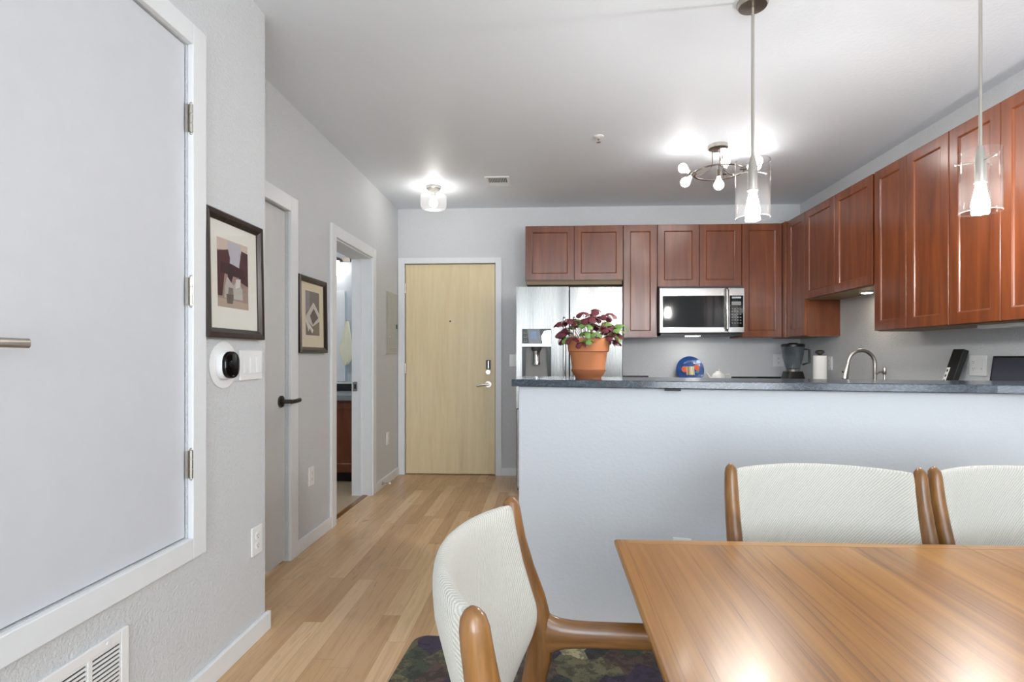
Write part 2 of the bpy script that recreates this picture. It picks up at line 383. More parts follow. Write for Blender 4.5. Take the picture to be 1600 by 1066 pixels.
struct('trim_4', f, M['white'], 'white casing around the birch entry door', 'door trim', bevel=.003)
# bathroom jamb lining + strike plate
f = MB().box(XF-TB, XF, BY1-.012, BY1, 0, OH-.012).box(XF-TB, XF, BY0, BY0+.012, 0, OH-.012).box(XF-TB, XF, BY0, BY1, OH-.012, OH)
f.box(-1.585, -1.57, BY1-.022, BY1-.012, 0, OH-.012)
j = struct('trim_5', f, M['white'], 'white jamb lining of the bathroom doorway', 'door trim')
MB().box(-1.645, -1.605, BY1-.0145, BY1-.011, .885, .965).m(1).box(-1.632, -1.618, BY1-.0155, BY1-.0145, .905, .945).build('strike_plate', [M['nickel'], M['black']], j)
struct('trim_6', MB().box(XF-.07, XF-.03, BY0, BY1, 0, .006), M['teak_h'], 'wooden threshold strip in the bathroom doorway', 'threshold')

# ---- access door (near left)
d = thing('door_1', 'flat white access door raised in the near left wall', 'door', (XN, DY0, DZ0), kind='structure')
MB().box(XN-.04, XN-.006, DY0+.004, DY1-.006, DZ0+.004, DZ1-.004).build('leaf', M['doorpaint'], d, bevel=.002)
MB().box(XN-.05, XN-.0385, DY0, DY1, DZ0, DZ1).build('stop', M['white'], d)
for z in (1.985, 1.40, .815):
    h = MB(); y = DY1+.002
    for k in range(3): h.cyl((XN+.012, y, z-.047+k*.032), (XN+.012, y, z-.047+k*.032+.030), .0075, n=12)
    h.box(XN-.002, XN+.006, y-.012, y+.012, z-.046, z+.046)
    h.ball((XN+.012, y, z+.05), .006, 10, 6).ball((XN+.012, y, z-.05), .006, 10, 6)
    h.build('hinge', M['nickel'], d, 40)
h = MB().cyl((XN-.006, 1.02, 1.21), (XN+.008, 1.02, 1.21), .032).cyl((XN+.008, 1.02, 1.21), (XN+.05, 1.02, 1.21), .011)
h.tube([(XN+.05, 1.01, 1.21), (XN+.054, 1.05, 1.21), (XN+.055, 1.12, 1.2095), (XN+.055, 1.165, 1.209)], [(.006,.011)]*4, ref=(1,0,0))
h.build('handle', M['nickel'], d, 40)
# ---- closet door
d = thing('door_2', 'closed pale grey closet door in the hallway', 'door', (XF, CY0, 0), kind='structure')
MB().box(XF-.055, XF-.018, CY0+.012, CY1-.003, .012, OH-.004).build('leaf', M['greydoor'], d, bevel=.002)
h = MB(); y, z = 3.012, .924
h.cyl((XF-.018, y, z), (XF-.008, y, z), .033).cyl((XF-.01, y, z), (XF+.05, y, z), .012)
h.tube([(XF+.05, y-.012, z), (XF+.055, y+.03, z), (XF+.055, y+.085, z+.003)], [(.010,.0125)]*3)
h.build('handle', M['pewter'], d, 40)
# ---- entry door
d = thing('door_3', 'pale birch entry door at the end of the hallway', 'door', (-.966, YB+.02, 0), kind='structure')
MB().box(EX0+.006, EX1-.006, YB+.012, YB+.055, .008, EZ-.006).build('leaf', M['birch'], d, bevel=.002)
MB().box(EX0, EX1, YB+.06, YB+.09, 0, EZ).build('stop', M['white'], d)
for z in (1.86, 1.06, .27):
    MB().cyl((EX0+.003, YB+.004, z-.05), (EX0+.003, YB+.004, z+.05), .008, n=12).box(EX0-.012, EX0+.003, YB+.002, YB+.012, z-.05, z+.05).build('hinge', M['nickel'], d, 40)
kp = MB().box(-.605, -.562, YB-.012, YB+.012, 1.052, 1.142).build('keypad_lock', M['black'], d, bevel=.004)
MB().box(-.586, -.577, YB-.0135, YB-.012, 1.06, 1.136).build('keypad_strip', M['chrome'], kp)
MB().cyl((-.583, YB+.012, 1.025), (-.583, YB-.022, 1.025), .026, .023).box(-.596, -.570, YB-.034, YB-.022, 1.019, 1.031).build('deadbolt', M['chrome'], d, 40)
h = MB().cyl((-.583, YB+.012, .903), (-.583, YB-.008, .903), .031).cyl((-.583, YB-.008, .903), (-.583, YB-.05, .903), .011)
h.tube([(-.575, YB-.05, .903), (-.63, YB-.054, .901), (-.695, YB-.052, .893)], [(.011,.007)]*3, ref=(0,0,1)).build('handle', M['nickel'], d, 40)
MB().cyl((-.966, YB+.012, 1.53), (-.966, YB+.006, 1.53), .009).build('peephole', M['pewter'], d)

# ------------------------------------------------------------------ wall plates, things on the left walls
def frame_for(o, u, n):
    """matrix that takes local (x along wall, y outward, z up) to the wall"""
    u = Vector(u).normalized(); n = Vector(n).normalized(); z = Vector((0,0,1))
    return Matrix(((u.x, n.x, z.x, o[0]), (u.y, n.y, z.y, o[1]), (u.z, n.z, z.z, o[2]), (0,0,0,1)))
def outlet(o, u, n, label, double=False, w=None, blank=False):
    Fm = frame_for(o, u, n); w = w or (.118 if double else .074); h = .118
    r = thing('wall_outlet', label, 'outlet', o)
    def part(mb, name, m, par=r, **kw): return mb.xf(Fm).build(name, m, par, **kw)
    p = part(MB().box(-w/2, w/2, 0, .007, -h/2, h/2), 'cover_plate', M['plastic'], bevel=.003)
    cxs = [w/4-.003] if double else [0]
    if double:
        part(MB().box(-w/4-.014, -w/4+.014, .007, .0095, -.033, .033), 'blank_insert', M['plastic'], bevel=.001)
        part(MB().cyl((-w/4, .0095, -.018), (-w/4, .0102, -.018), .003, n=8), 'indicator', M['grey'])
    for cx in cxs:
        for cz in (-.02, .02):
            s_ = part(MB().prism([(cx-.014+.0, cz-.010), (cx-.009, cz-.0145), (cx+.009, cz-.0145), (cx+.014, cz-.010), (cx+.014, cz+.010), (cx+.009, cz+.0145), (cx-.009, cz+.0145), (cx-.014, cz+.010)], .007, .0095, 'y'), 'receptacle', M['plastic'])
            part(MB().box(cx-.0075, cx-.0055, .0095, .0099, cz-.002, cz+.007).box(cx+.0055, cx+.0075, .0095, .0099, cz-.002, cz+.007).cyl((cx, .0095, cz-.007), (cx, .0099, cz-.007), .0025, n=8), 'slots', M['darkgrey'], s_)
    return r
outlet((XN, 2.216, .412), (0,1,0), (1,0,0), 'white wall outlet low on the near left wall above the baseboard', w=.08)
outlet((XF, 3.365, .425), (0,1,0), (1,0,0), 'white wall outlet low between closet door and bathroom doorway')
outlet((XF, 5.01, .415), (0,1,0), (1,0,0), 'white wall outlet low between bathroom doorway and entry door')
outlet((XR, 4.815, 1.12), (0,1,0), (-1,0,0), 'white wall outlet seen edge-on right of the paper towel roll')
outlet((XR, 3.197, 1.128), (0,1,0), (-1,0,0), 'white double-gang outlet on the right wall beside the dark panel', double=True, w=.122)
outlet((2.232, YB, 1.14), (1,0,0), (0,-1,0), 'white wall outlet on the back wall partly behind the blender', w=.1)
q = bar(.725, .035); outlet((q[0], q[1], .37), BD, -BN, 'white wall outlet on the half wall just above the table edge')

def switch_plate(o, u, n, label, gangs, w):
    Fm = frame_for(o, u, n); h = .12; r = thing('light_switch', label, 'switch', o)
    MB().box(-w/2, w/2, 0, .008, -h/2, h/2).xf(Fm).build('cover_plate', M['plastic'], r, bevel=.003)
    for k in range(gangs):
        cx = (k-(gangs-1)/2)*.046
        MB().box(cx-.017, cx+.017, .008, .0105, -.034, .034).xf(Fm).build('surround', M['plastic'], r, bevel=.001)
        if gangs > 1 and k == 0:
            MB().box(cx-.013, cx+.001, .0105, .012, -.028, .028).xf(Fm).build('paddle', M['plastic'], r)
            MB().box(cx+.005, cx+.013, .0105, .0135, -.026, -.008).xf(Fm).build('dimmer_slider', M['offwhite'], r)
        else:
            MB().prism([(.0105, -.031), (.015, -.031), (.0115, .031), (.0105, .031)], cx-.0145, cx+.0145, 'x').xf(Fm).build('paddle', M['plastic'], r)
switch_plate((XN, 2.171, 1.144), (0,1,0), (1,0,0), 'white triple light switch beside the round thermostat', 3, .166)
switch_plate((-.335, YB, 1.14), (1,0,0), (0,-1,0), 'white light switch between entry door and refrigerator', 1, .074)

t = thing('thermostat', 'black oval-faced thermostat on a round white wall plate', 'thermostat', (XN, 1.985, 1.148))
Fm = frame_for((XN, 1.985, 1.148), (0,1,0), (1,0,0))
def disc(r, y0, y1, n=48, rx=1.0): return [(r*rx*math.cos(2*PI*i/n), r*math.sin(2*PI*i/n)) for i in range(n)], y0, y1
pl, a, b = disc(.088, 0, .005); MB().prism(pl, a, b, 'y').xf(Fm).build('wall_plate', M['plastic'], t, bevel=.002)
def rrect(w, h, r, k=8):
    P = []
    for cx, cz, a0 in ((w-r, h-r, 0), (-(w-r), h-r, PI/2), (-(w-r), -(h-r), PI), (w-r, -(h-r), 1.5*PI)):
        for i in range(k+1): P.append((cx+r*math.cos(a0+PI/2*i/k), cz+r*math.sin(a0+PI/2*i/k)))
    return P
MB().rings([[(x*s_, y, z*s_) for x, z in rrect(.05, .053, .042)] for s_, y in ((1,.005),(1,.022),(.96,.026))]).xf(Fm).build('housing', M['plastic'], t, 40)
MB().rings([[(x*s_, y, z*s_) for x, z in rrect(.046, .050, .040)] for s_, y in ((1,.026),(1.02,.034),(.97,.039),(.86,.041))]).xf(Fm).build('screen', M['blackglass'], t, 40)
MB().box(-.006, .006, .040, .0416, -.042, -.040).xf(Fm).build('indicator', M['grey'], t)

# pictures
def picture(name, o, tilt, w, h, fw, matm, label, prints, tin):
    r = thing('framed_picture', label, 'picture', o)
    Fm = frame_for(o, (0,1,0), (1,0,0)) @ Matrix.Rotation(tilt, 4, 'X')
    d = .022
    rs = []
    rect = lambda a, y: [(-w/2+a, y, -h/2+a), (w/2-a, y, -h/2+a), (w/2-a, y, h/2-a), (-w/2+a, y, h/2-a)]
    MB().rings([rect(0,0), rect(0,d-.004), rect(.005,d), rect(fw*.55,d-.002), rect(fw,d-.010), rect(fw,.004)], closed=True).xf(Fm).build('frame', M['frame1'], r)
    mb = MB().box(-w/2+fw-.002, w/2-fw+.002, .003, .007, -h/2+fw-.002, h/2-fw+.002).xf(Fm).build('mat_board', matm, r)
    x0, x1, z0, z1 = tin
    p = MB(); mats = []
    for k, (rgb, poly) in enumerate(prints):
        mats.append(pc('print_ink_%s_%d' % (name, k), rgb)); p.m(k)
        yy = .0072 + k*.00004
        pp = [(x0+(x1-x0)*a, z0+(z1-z0)*b) for a, b in poly]
        n = len(pp); p.add([(a, yy, b) for a, b in pp], [tuple(range(n))])
    p.m(0).add([(x0,.00705,z0),(x1,.00705,z0),(x1,.00705,z1),(x0,.00705,z1)], [(3,2,1,0)])
    p.xf(Fm).build('print', mats, r)
    MB().box(-w/2+fw-.001, w/2-fw+.001, .0095, .0105, -h/2+fw-.001, h/2-fw+.001).xf(Fm).build('glazing', M['picglass'], r)
arch = [((150,128,118), [(0,0),(1,0),(1,1),(0,1)]), ((196,178,166), [(0,.82),(.5,.86),(1,.84),(1,1),(0,1)]), ((176,176,184), [(.36,.62),(.72,.62),(.76,.98),(.32,.98)]),
        ((74,40,44), [(0,.16),(.14,.16),(.22,.5),(.38,.62),(.4,.74),(.34,.86),(0,.80)]), ((66,34,40), [(.7,.42),(1,.36),(1,.88),(.78,.9),(.7,.66)]),
        ((52,28,34), [(.1,.5),(.9,.46),(.9,.6),(.42,.66),(.1,.66)]), ((40,26,30), [(.32,.4),(.42,.36),(.5,.5),(.5,.62),(.3,.62)]),
        ((176,172,164), [(.2,.14),(.8,.14),(.8,.3),(.62,.44),(.5,.34),(.42,.38),(.3,.46),(.22,.3)]), ((120,112,104), [(.3,.12),(.5,.12),(.48,.3),(.34,.3)]),
        ((168,150,134), [(0,0),(1,0),(1,.1),(0,.13)]), ((96,84,74), [(.28,.06),(.46,.06),(.5,.2),(.26,.2)]), ((206,202,196), [(.56,.30),(.72,.34),(.74,.46),(.58,.44)])]
picture('arch', (XN+.004, 2.045, 1.482), .018, .385, .468, .036, M['mat'], 'larger dark-framed picture of maroon archways above the thermostat', arch, (-.112, .092, -.118, .138))
mtn = [((108,100,102), [(0,0),(1,0),(1,1),(0,1)]), ((128,128,138), [(0,.5),(.3,.62),(.3,1),(0,1)]), ((200,196,188), [(0,.42),(.55,.76),(1,.5),(1,.34),(.5,.2),(0,.36)]),
       ((88,80,84), [(.3,.44),(.58,.62),(.92,.42),(.5,.24)]), ((214,210,200), [(.55,.76),(.62,.74),(.98,.52),(.98,.48)]), ((216,214,206), [(0,.38),(.55,.12),(.45,.04),(.28,.16),(.2,.08),(0,.3)]), ((120,112,100), [(.5,.02),(1,.02),(1,.34),(.6,.2)])]
picture('mountain', (XF+.004, 3.368, 1.437), .012, .40, .472, .036, M['mat2'], 'dark-framed grey abstract print left of the bathroom doorway', mtn, (-.1, .1, -.125, .15))

# return air grille
GY0, GY1, GZ0, GZ1 = .98, 1.516, .10, .404
g = thing('return_grille', 'white slotted return air grille low on the near left wall', 'vent', (XN, (GY0+GY1)/2, .25))
f = MB(); e = .028
f.box(XN, XN+.009, GY0, GY0+e, GZ0, GZ1).box(XN, XN+.009, GY1-e, GY1, GZ0, GZ1).box(XN, XN+.009, GY0+e, GY1-e, GZ0, GZ0+e).box(XN, XN+.009, GY0+e, GY1-e, GZ1-e, GZ1)
mids = [GY1-e-.105*k for k in range(1, 5)]
for y in mids: f.box(XN, XN+.0085, y-.008, y+.008, GZ0+e, GZ1-e)
f.build('frame', M['plastic'], g, bevel=.002)
s_ = MB(); z = GZ0+e+.004
while z < GZ1-e-.004: s_.box(XN+.004, XN+.0075, GY0+e, GY1-e, z, z+.0066); z += .0125
s_.build('slats', M['plastic'], g)
MB().box(XN+.0002, XN+.0008, GY0+e, GY1-e, GZ0+e, GZ1-e).build('backing', M['darkgrey'], g)
MB().cyl((XN+.009, 1.44, GZ1-.014), (XN+.011, 1.44, GZ1-.014), .005, n=12).build('screw', M['plastic'], g)

# electrical panel
p = thing('electrical_panel', 'grey flush breaker panel cover between bathroom doorway and entry door', 'panel', (XF, 5.14, 1.5))
MB().box(XF, XF+.008, 4.947, 5.333, 1.2, 1.788).build('cover', M['panelgrey'], p, bevel=.002)
MB().box(XF+.008, XF+.014, 5.0, 5.29, 1.25, 1.74).build('door', M['panelgrey'], p, bevel=.002)
MB().box(XF+.014, XF+.02, 5.255, 5.285, 1.45, 1.49).build('latch', M['darkgrey'], p)
for z in (1.36, 1.60): MB().cyl((XF+.010, 5.03, z), (XF+.018, 5.03, z), .009, n=12).build('screw', M['chrome'], p, 40)
# door stop
p = thing('door_stop', 'small white spring door stop at the baseboard beside the bathroom doorway', 'door stop', (XF+.016, 4.80, .045))
MB().cyl((XF+.016, 4.80, .045), (XF+.024, 4.80, .045), .014, n=14).build('base', M['nickel'], p, 40)
MB().tube([(XF+.024+.055*k/60, 4.80+.006*math.cos(k*1.05), .045+.006*math.sin(k*1.05)) for k in range(61)], .0016, 6).build('spring', M['nickel'], p, 60)
MB().cyl((XF+.079, 4.80, .045), (XF+.095, 4.80, .045), .009, n=14).build('tip', M['plastic'], p, 40)

# ------------------------------------------------------------------ ceiling fittings
v = thing('ceiling_vent', 'white rectangular air vent with dark slots in the ceiling', 'vent', (-.41, 4.55, HC))
vx0, vx1, vy0, vy1 = -.515, -.31, 4.43, 4.67
f = MB().box(vx0, vx0+.025, vy0, vy1, HC-.008, HC).box(vx1-.025, vx1, vy0, vy1, HC-.008, HC).box(vx0+.025, vx1-.025, vy0, vy0+.025, HC-.008, HC).box(vx0+.025, vx1-.025, vy1-.025, vy1, HC-.008, HC).box(vx0+.025, vx1-.025, 4.585, 4.597, HC-.008, HC)
f.build('frame', M['plastic'], v, bevel=.002)
s_ = MB(); x = vx0+.03
while x < vx1-.03: s_.box(x, x+.004, vy0+.025, 4.585, HC-.007, HC-.002); x += .0135
for k in range(3): s_.box(vx0+.025, vx1-.025, 4.605+k*.014, 4.609+k*.014, HC-.007, HC-.002)
s_.build('slats', M['plastic'], v)
MB().box(vx0+.025, vx1-.025, vy0+.025, vy1-.025, HC-.0015, HC-.0005).build('duct', M['black'], v)

s_ = thing('sprinkler_head', 'small white fire sprinkler head in the middle of the ceiling', 'sprinkler', (.343, 3.66, HC))
MB().lathe(.343, 3.66, [(.036, HC), (.036, HC-.004), (.026, HC-.008), (.012, HC-.010)]).build('escutcheon', M['plastic'], s_, 40)
MB().lathe(.343, 3.66, [(.008, HC-.008), (.008, HC-.022), (.004, HC-.024)]).box(.330,.334,3.658,3.662,HC-.036,HC-.008).box(.352,.356,3.658,3.662,HC-.036,HC-.008).box(.330,.356,3.658,3.662,HC-.038,HC-.034).build('frame', M['nickel'], s_)
MB().lathe(.343, 3.66, [(.014, HC-.038), (.014, HC-.040)], 16).build('deflector', M['nickel'], s_)

# entry flush light
ex, ey = -.985, 4.68
l = thing('ceiling_light', 'flush entry light with a clear drum shade by the hallway ceiling', 'ceiling light', (ex, ey, HC))
MB().lathe(ex, ey, [(.062, HC), (.062, HC-.018), (.05, HC-.026), (.05, HC-.04), (.02, HC-.044)]).build('canopy', M['nickel'], l, 40)
MB().lathe(ex, ey, [(.019, HC-.042), (.019, HC-.085)]).build('socket', M['nickel'], l, 40)
MB().lathe(ex, ey, [(.012, HC-.085), (.03, HC-.115), (.034, HC-.14), (.028, HC-.165), (.01, HC-.175)], 24).build('bulb', M['entrybulb'], l, 60)
MB().lathe(ex, ey, [(.045, HC-.045), (.085, HC-.055), (.11, HC-.075), (.112, HC-.165), (.098, HC-.19), (.06, HC-.202), (.02, HC-.204)], 48, False, True).build('shade', M['glass_h'], l, 60)

# pendants over the bar
def pendant(x, y, zb, label):
    r = thing('pendant_light', label, 'pendant light', (x, y, HC), group='glass pendants over the bar')
    zt = zb+.24
    MB().lathe(x, y, [(.062, HC), (.062, HC-.012), (.056, HC-.022), (.012, HC-.026)]).build('canopy', M['nickel'], r, 40)
    MB().cyl((x, y, HC-.024), (x, y, zt+.012), .0062, n=16).build('stem', M['nickel'], r, 40)
    MB().lathe(x, y, [(.007, zt+.02), (.010, zt+.014), (.016, zt-.015), (.0195, zt-.03), (.0195, zt-.118), (.0215, zt-.12), (.0215, zt-.126)]).build('socket', M['nickel'], r, 40)
    sp = MB()
    for a in (0.5, 0.5+2*PI/3, 0.5+4*PI/3):
        c_, s2 = math.cos(a), math.sin(a)
        sp.cyl((x+.018*c_, y+.018*s2, zt-.042), (x+.078*c_, y+.078*s2, zt-.042), .0026, n=8); sp.ball((x+.078*c_, y+.078*s2, zt-.042), .005, 8, 6)
    sp.build('spoke', M['nickel'], r, 40)
    MB().lathe(x, y, [(.014, zt-.126), (.016, zt-.14), (.022, zt-.170), (.029, zt-.205), (.0295, zt-.216), (.024, zt-.234), (.010, zt-.247), (.006, zt-.249)], 28).build('bulb', M['bulb'], r, 60)
    R, n = .0685, 56
    ring = lambda rr, z: [(x+rr*math.cos(2*PI*i/n), y+rr*math.sin(2*PI*i/n), z) for i in range(n)]
    MB().rings([ring(R-.003, zb+.003), ring(R, zb+.003), ring(R, zt-.003), ring(R-.003, zt-.003)], closed=True).build('shade', M['glass_p'], r, 50)
    for z_ in (zb+.0015, zt-.0015): MB().torus((x, y, z_), R-.0015, .0019, 56, 8).build('rim', M['glass_r'], r, 60)
    return r
pendant(.852, 2.30, 1.752, 'left glass cylinder pendant over the bar, in front of the ring light')
pendant(1.689, 2.205, 1.742, 'right glass cylinder pendant over the bar, in front of the right wall cabinets')

# ring light in the kitchen
rx, ry, rz_ = 1.19, 3.85, 2.462
l = thing('ring_chandelier', 'ring-shaped semi flush light with six round bulbs over the kitchen', 'ceiling light', (rx, ry, HC))
MB().lathe(rx, ry, [(.066, HC), (.066, HC-.025), (.06, HC-.03)], 36).build('canopy', M['nickel'], l, 40)
for a in (2.6, 4.7, .5):
    p0 = (rx+.04*math.cos(a), ry+.04*math.sin(a)); p1 = (rx+.163*math.cos(a), ry+.163*math.sin(a))
    MB().tube([(p0[0], p0[1], HC-.03), (p0[0], p0[1], rz_+.06), (p0[0]*.85+p1[0]*.15, p0[1]*.85+p1[1]*.15, rz_+.025), (p0[0]*.5+p1[0]*.5, p0[1]*.5+p1[1]*.5, rz_+.006), (p1[0], p1[1], rz_)], .0035, 10).build('rod', M['bronze'], l, 60)
MB().torus((rx, ry, rz_), .165, .0055).build('ring', M['bronze'], l, 60)
for bc in ((.962, 3.91, 2.516), (.945, 3.77, 2.372), (1.145, 3.69, 2.325), (1.295, 4.02, 2.595), (1.50, 3.95, 2.572), (1.40, 3.72, 2.46)):
    bc = Vector(bc); h_ = Vector((bc.x-rx, bc.y-ry, 0)).normalized(); p0 = Vector((rx, ry, rz_)) + h_*.165
    dv = (bc-p0).normalized(); p1 = bc - dv*.10
    if (bc-p0).length > .13: MB().tube([p0, p1], .0045, 10).build('arm', M['bronze'], l, 60)
    MB().tube([p1-dv*.004, p1-dv*.002, p1+dv*.044, p1+dv*.046], [.010, .0135, .0135, .011], 16).build('socket', M['bronze'], l, 40)
    pts = [(-.055,.012),(-.042,.0125),(-.028,.020),(-.012,.030),(.003,.033),(.017,.029),(.028,.018),(.033,.005)]
    MB().tube([bc+dv*h for h, _ in pts], [r for _, r in pts], 18).build('bulb', M['ringbulb'], l, 60)

# ------------------------------------------------------------------ kitchen cabinets
YC, XC = 5.045, 2.15; CB, CT = 1.352, 2.392
def cab_back(x0, x1, z0, z1, splits, label, lip=0):
    r = thing('wall_cabinet', label, 'cabinet', ((x0+x1)/2, YB, z0), group='cherry cabinets on the back wall')
    MB().box(x0, x1, YC+.021, YB-.001, z0, z1).build('body', M['cherry'], r)
    if lip: MB().box(x0+.012, x1-.004, YC+.05, YB-.001, z0-lip, z0).build('lower_rail', M['cherry_in'], r)
    xs = [x0]+splits+[x1]
    for a, b in zip(xs, xs[1:]):
        MB().shaker((a+.002, YC, z0+.003), (1,0,0), (0,0,1), (0,-1,0), b-a-.004, z1-z0-.006).build('door', M['cherry'], r)
    return r
cab_back(-.202, .699, 1.885, CT, [.25], 'short two-door cherry cabinet above the refrigerator', .035)
cab_back(.701, 1.009, CB, CT, [], 'narrow tall cherry cabinet between refrigerator and microwave')
cab_back(1.011, 1.770, 1.818, CT, [1.39], 'short two-door cherry cabinet above the microwave')
cab_back(1.772, 2.13, CB, CT, [], 'tall single-door cherry cabinet right of the microwave')
def cab_right(y0, y1, z0, z1, splits, label):
    r = thing('wall_cabinet', label, 'cabinet', (XR, (y0+y1)/2, z0), group='cherry cabinets on the right wall')
    MB().box(XC+.021, XR-.001, y0, y1, z0, z1).build('body', M['cherry'], r)
    MB().box(XC+.03, XR-.004, y0+.004, y1-.004, z0-.003, z0).build('underside', M['cherry_in'], r)
    return r, splits
def doors_right(r, ys, z0, z1):
    for a, b in zip(ys, ys[1:]):
        MB().shaker((XC, b-.002, z0+.003), (0,-1,0), (0,0,1), (-1,0,0), b-a-.004, z1-z0-.006).build('door', M['cherry'], r)
r, _ = cab_right(4.654, YB-.002, CB, CT, [], 'tall corner cherry cabinet above the blender with a narrow door')
doors_right(r, [4.654, 4.985], CB, CT)
MB().box(XC-.019, XC+.02, 4.99, YC+.02, CB, CT).build('corner_filler', M['cherry'], r)
r, _ = cab_right(3.706, 4.652, 1.655, CT, [], 'short two-door cherry cabinet over the faucet')
doors_right(r, [3.706, 4.186, 4.652], 1.655, CT)
MB().lathe(2.31, 4.05, [(.045, 1.652), (.045, 1.640), (.036, 1.638)], 24).build('puck_lamp', M['plastic'], r, 40)
MB().lathe(2.31, 4.05, [(.034, 1.638), (.034, 1.6365)], 24).build('puck_lens', emit('lit_puck_lens', (255,238,212), 75), r)
r, _ = cab_right(3.022, 3.686, CB-.006, CT, [], 'tall two-door cherry cabinet right of the short one over the faucet')
doors_right(r, [3.022, 3.367, 3.686], CB-.006, CT)
r, _ = cab_right(2.354, 3.019, CB-.006, CT, [], 'nearest tall cherry cabinet behind the right pendant')
doors_right(r, [2.354, 2.687, 3.019], CB-.006, CT)
l = thing('under_cabinet_light', 'pale slim light bar under the nearest right-hand cabinet', 'light bar', (2.3, 2.78, CB-.01))
MB().box(2.25, 2.31, 2.60, 2.96, CB-.027, CB-.009).build('housing', M['plastic'], l, bevel=.003)
MB().box(2.256, 2.304, 2.61, 2.95, CB-.030, CB-.027).build('lens', M['offwhite'], l)

# microwave
MX0, MX1, MY, MZ0, MZ1 = 1.014, 1.768, 4.965, 1.381, 1.796
m_ = thing('microwave', 'stainless over-range microwave with black window between cherry cabinets', 'microwave', ((MX0+MX1)/2, 5.37, MZ0))
MB().box(MX0, MX1, MY+.03, YB-.002, MZ0+.02, 1.8145).build('body', M['darkgrey'], m_)
MB().box(MX0+.02, MX1-.02, MY+.05, YB-.01, MZ0-.012, MZ0+.02).build('vent_base', M['black'], m_)
MB().box(1.28, 1.40, 5.06, 5.12, MZ0-.015, MZ0-.012).build('task_lamp', emit('microwave_lamp', (255,250,244), 45), m_)
dr = MB().box(MX0, 1.622, MY, MY+.03, MZ0+.012, MZ1).build('door', M['steel_h'], m_, bevel=.004)
MB().box(MX0+.026, 1.588, MY-.003, MY+.001, MZ0+.06, MZ1-.07).build('window', M['blackglass'], dr)
MB().tube([(1.606, MY-.004, MZ0+.03), (1.606, MY-.03, MZ0+.045), (1.606, MY-.034, (MZ0+MZ1)/2), (1.606, MY-.03, MZ1-.02), (1.606, MY-.004, MZ1-.006)], [(.013,.009)]*5, 14).build('handle', M['chrome'], dr, 50)
cp = MB().box(1.624, MX1, MY, MY+.03, MZ0+.012, MZ1).build('control_panel', M['steel_h'], m_, bevel=.004)
MB().box(1.634, MX1-.012, MY-.003, MY+.001, MZ0+.06, MZ1-.07).build('keypad', M['blackglass'], cp)
MB().box(1.655, 1.735, MY-.0042, MY-.003, 1.70, 1.715).build('display', plain('microwave_digits', (190,200,205), .4), cp)
kb = MB()
for i in range(6):
    for j in range(4): kb.box(1.652+j*.024, 1.664+j*.024, MY-.0042, MY-.003, 1.475+i*.026, 1.482+i*.026)
kb.box(1.652, 1.735, MY-.0042, MY-.003, 1.64, 1.672)
kb.build('buttons', plain('microwave_key_print', (150,152,154), .5), cp)

# refrigerator
FX0, FX1, FY, FS = -.262, .637, 4.62, .185
r = thing('refrigerator', 'stainless french-door refrigerator with water dispenser behind the bar', 'refrigerator', (.187, 5.0, 0))
MB().box(FX0+.004, FX1-.004, FY+.085, YB-.02, .02, 1.75).build('body', M['darkgrey'], r)
MB().box(FX0+.02, FX1-.02, FY+.1, YB-.06, 0, .03).build('foot', M['black'], r)
dx0, dx1, dz0, dz1 = -.214, .034, .965, 1.414
d = MB().box(FX0, dx0, FY, FY+.08, .74, 1.771).box(dx1, FS-.003, FY, FY+.08, .74, 1.771).box(dx0, dx1, FY, FY+.08, dz1, 1.771).box(dx0, dx1, FY, FY+.08, .74, dz0)
d.box(dx0, dx1, FY+.065, FY+.08, dz0, dz1)
d = d.build('door', M['steel'], r)
MB().box(FS+.003, FX1, FY, FY+.08, .74, 1.771).build('door', M['steel'], r, bevel=.006)
MB().box(FX0, FX1, FY, FY+.08, .06, .732).build('freezer_drawer', M['steel'], r, bevel=.006)
MB().tube([(FX0+.08, FY+.0, .66), (FX0+.08, FY-.05, .66), (FX1-.08, FY-.05, .66), (FX1-.08, FY, .66)], .011, 12, ref=(0,0,1)).build('handle', M['chrome'], r, 50)
for x in (FS-.042, FS+.042):
    MB().tube([(x, FY, 1.505), (x, FY-.048, 1.495), (x, FY-.055, 1.2), (x, FY-.048, .85), (x, FY, .84)], .011, 14).build('handle', M['chrome'], r, 50)
# dispenser
dp = MB().box(dx0, dx1, FY+.004, FY+.065, 1.288, dz1).build('dispenser_panel', M['black'], d)
MB().prism([(dx0+.06, 1.292), (dx0+.165, 1.292), (dx0+.15, 1.41), (dx0+.045, 1.41)], FY+.0025, FY+.004, 'y').build('display', M['slate'], dp)
MB().box(dx0+.072, dx0+.125, FY+.0015, FY+.0026, 1.33, 1.39).build('display_image', M['screen'], dp)
ic = MB()
for k in range(3):
    ic.box(dx0+.014, dx0+.044, FY+.003, FY+.004, 1.305+k*.034, 1.311+k*.034)
    ic.tube([(dx0+.029+.013*math.cos(a), FY+.0035, 1.312+k*.034+.013*math.sin(a)) for a in (0, .6, 1.2, 1.9, 2.5, 3.14)], .002, 6)
ic.build('icons', M['grey'], dp)
MB().prism([(dx0+.175, 1.292), (dx1-.004, 1.292), (dx1-.004, 1.40), (dx0+.19, 1.395), (dx0+.165, 1.35)], FY+.0025, FY+.004, 'y').build('curved_trim', M['chrome'], dp)
MB().box(dx0, dx1, FY-.002, FY+.06, 1.264, 1.288).build('shelf', M['chrome'], d, bevel=.002)
MB().box(dx0+.03, dx1-.03, FY+.05, FY+.064, 1.0, 1.264).build('recess_back', M['grey'], d)
MB().box(dx0, dx0+.03, FY+.012, FY+.064, dz0, 1.264).build('recess_side', M['black'], d)
MB().box(dx1-.03, dx1, FY+.012, FY+.064, dz0, 1.264).build('recess_side', M['black'], d)
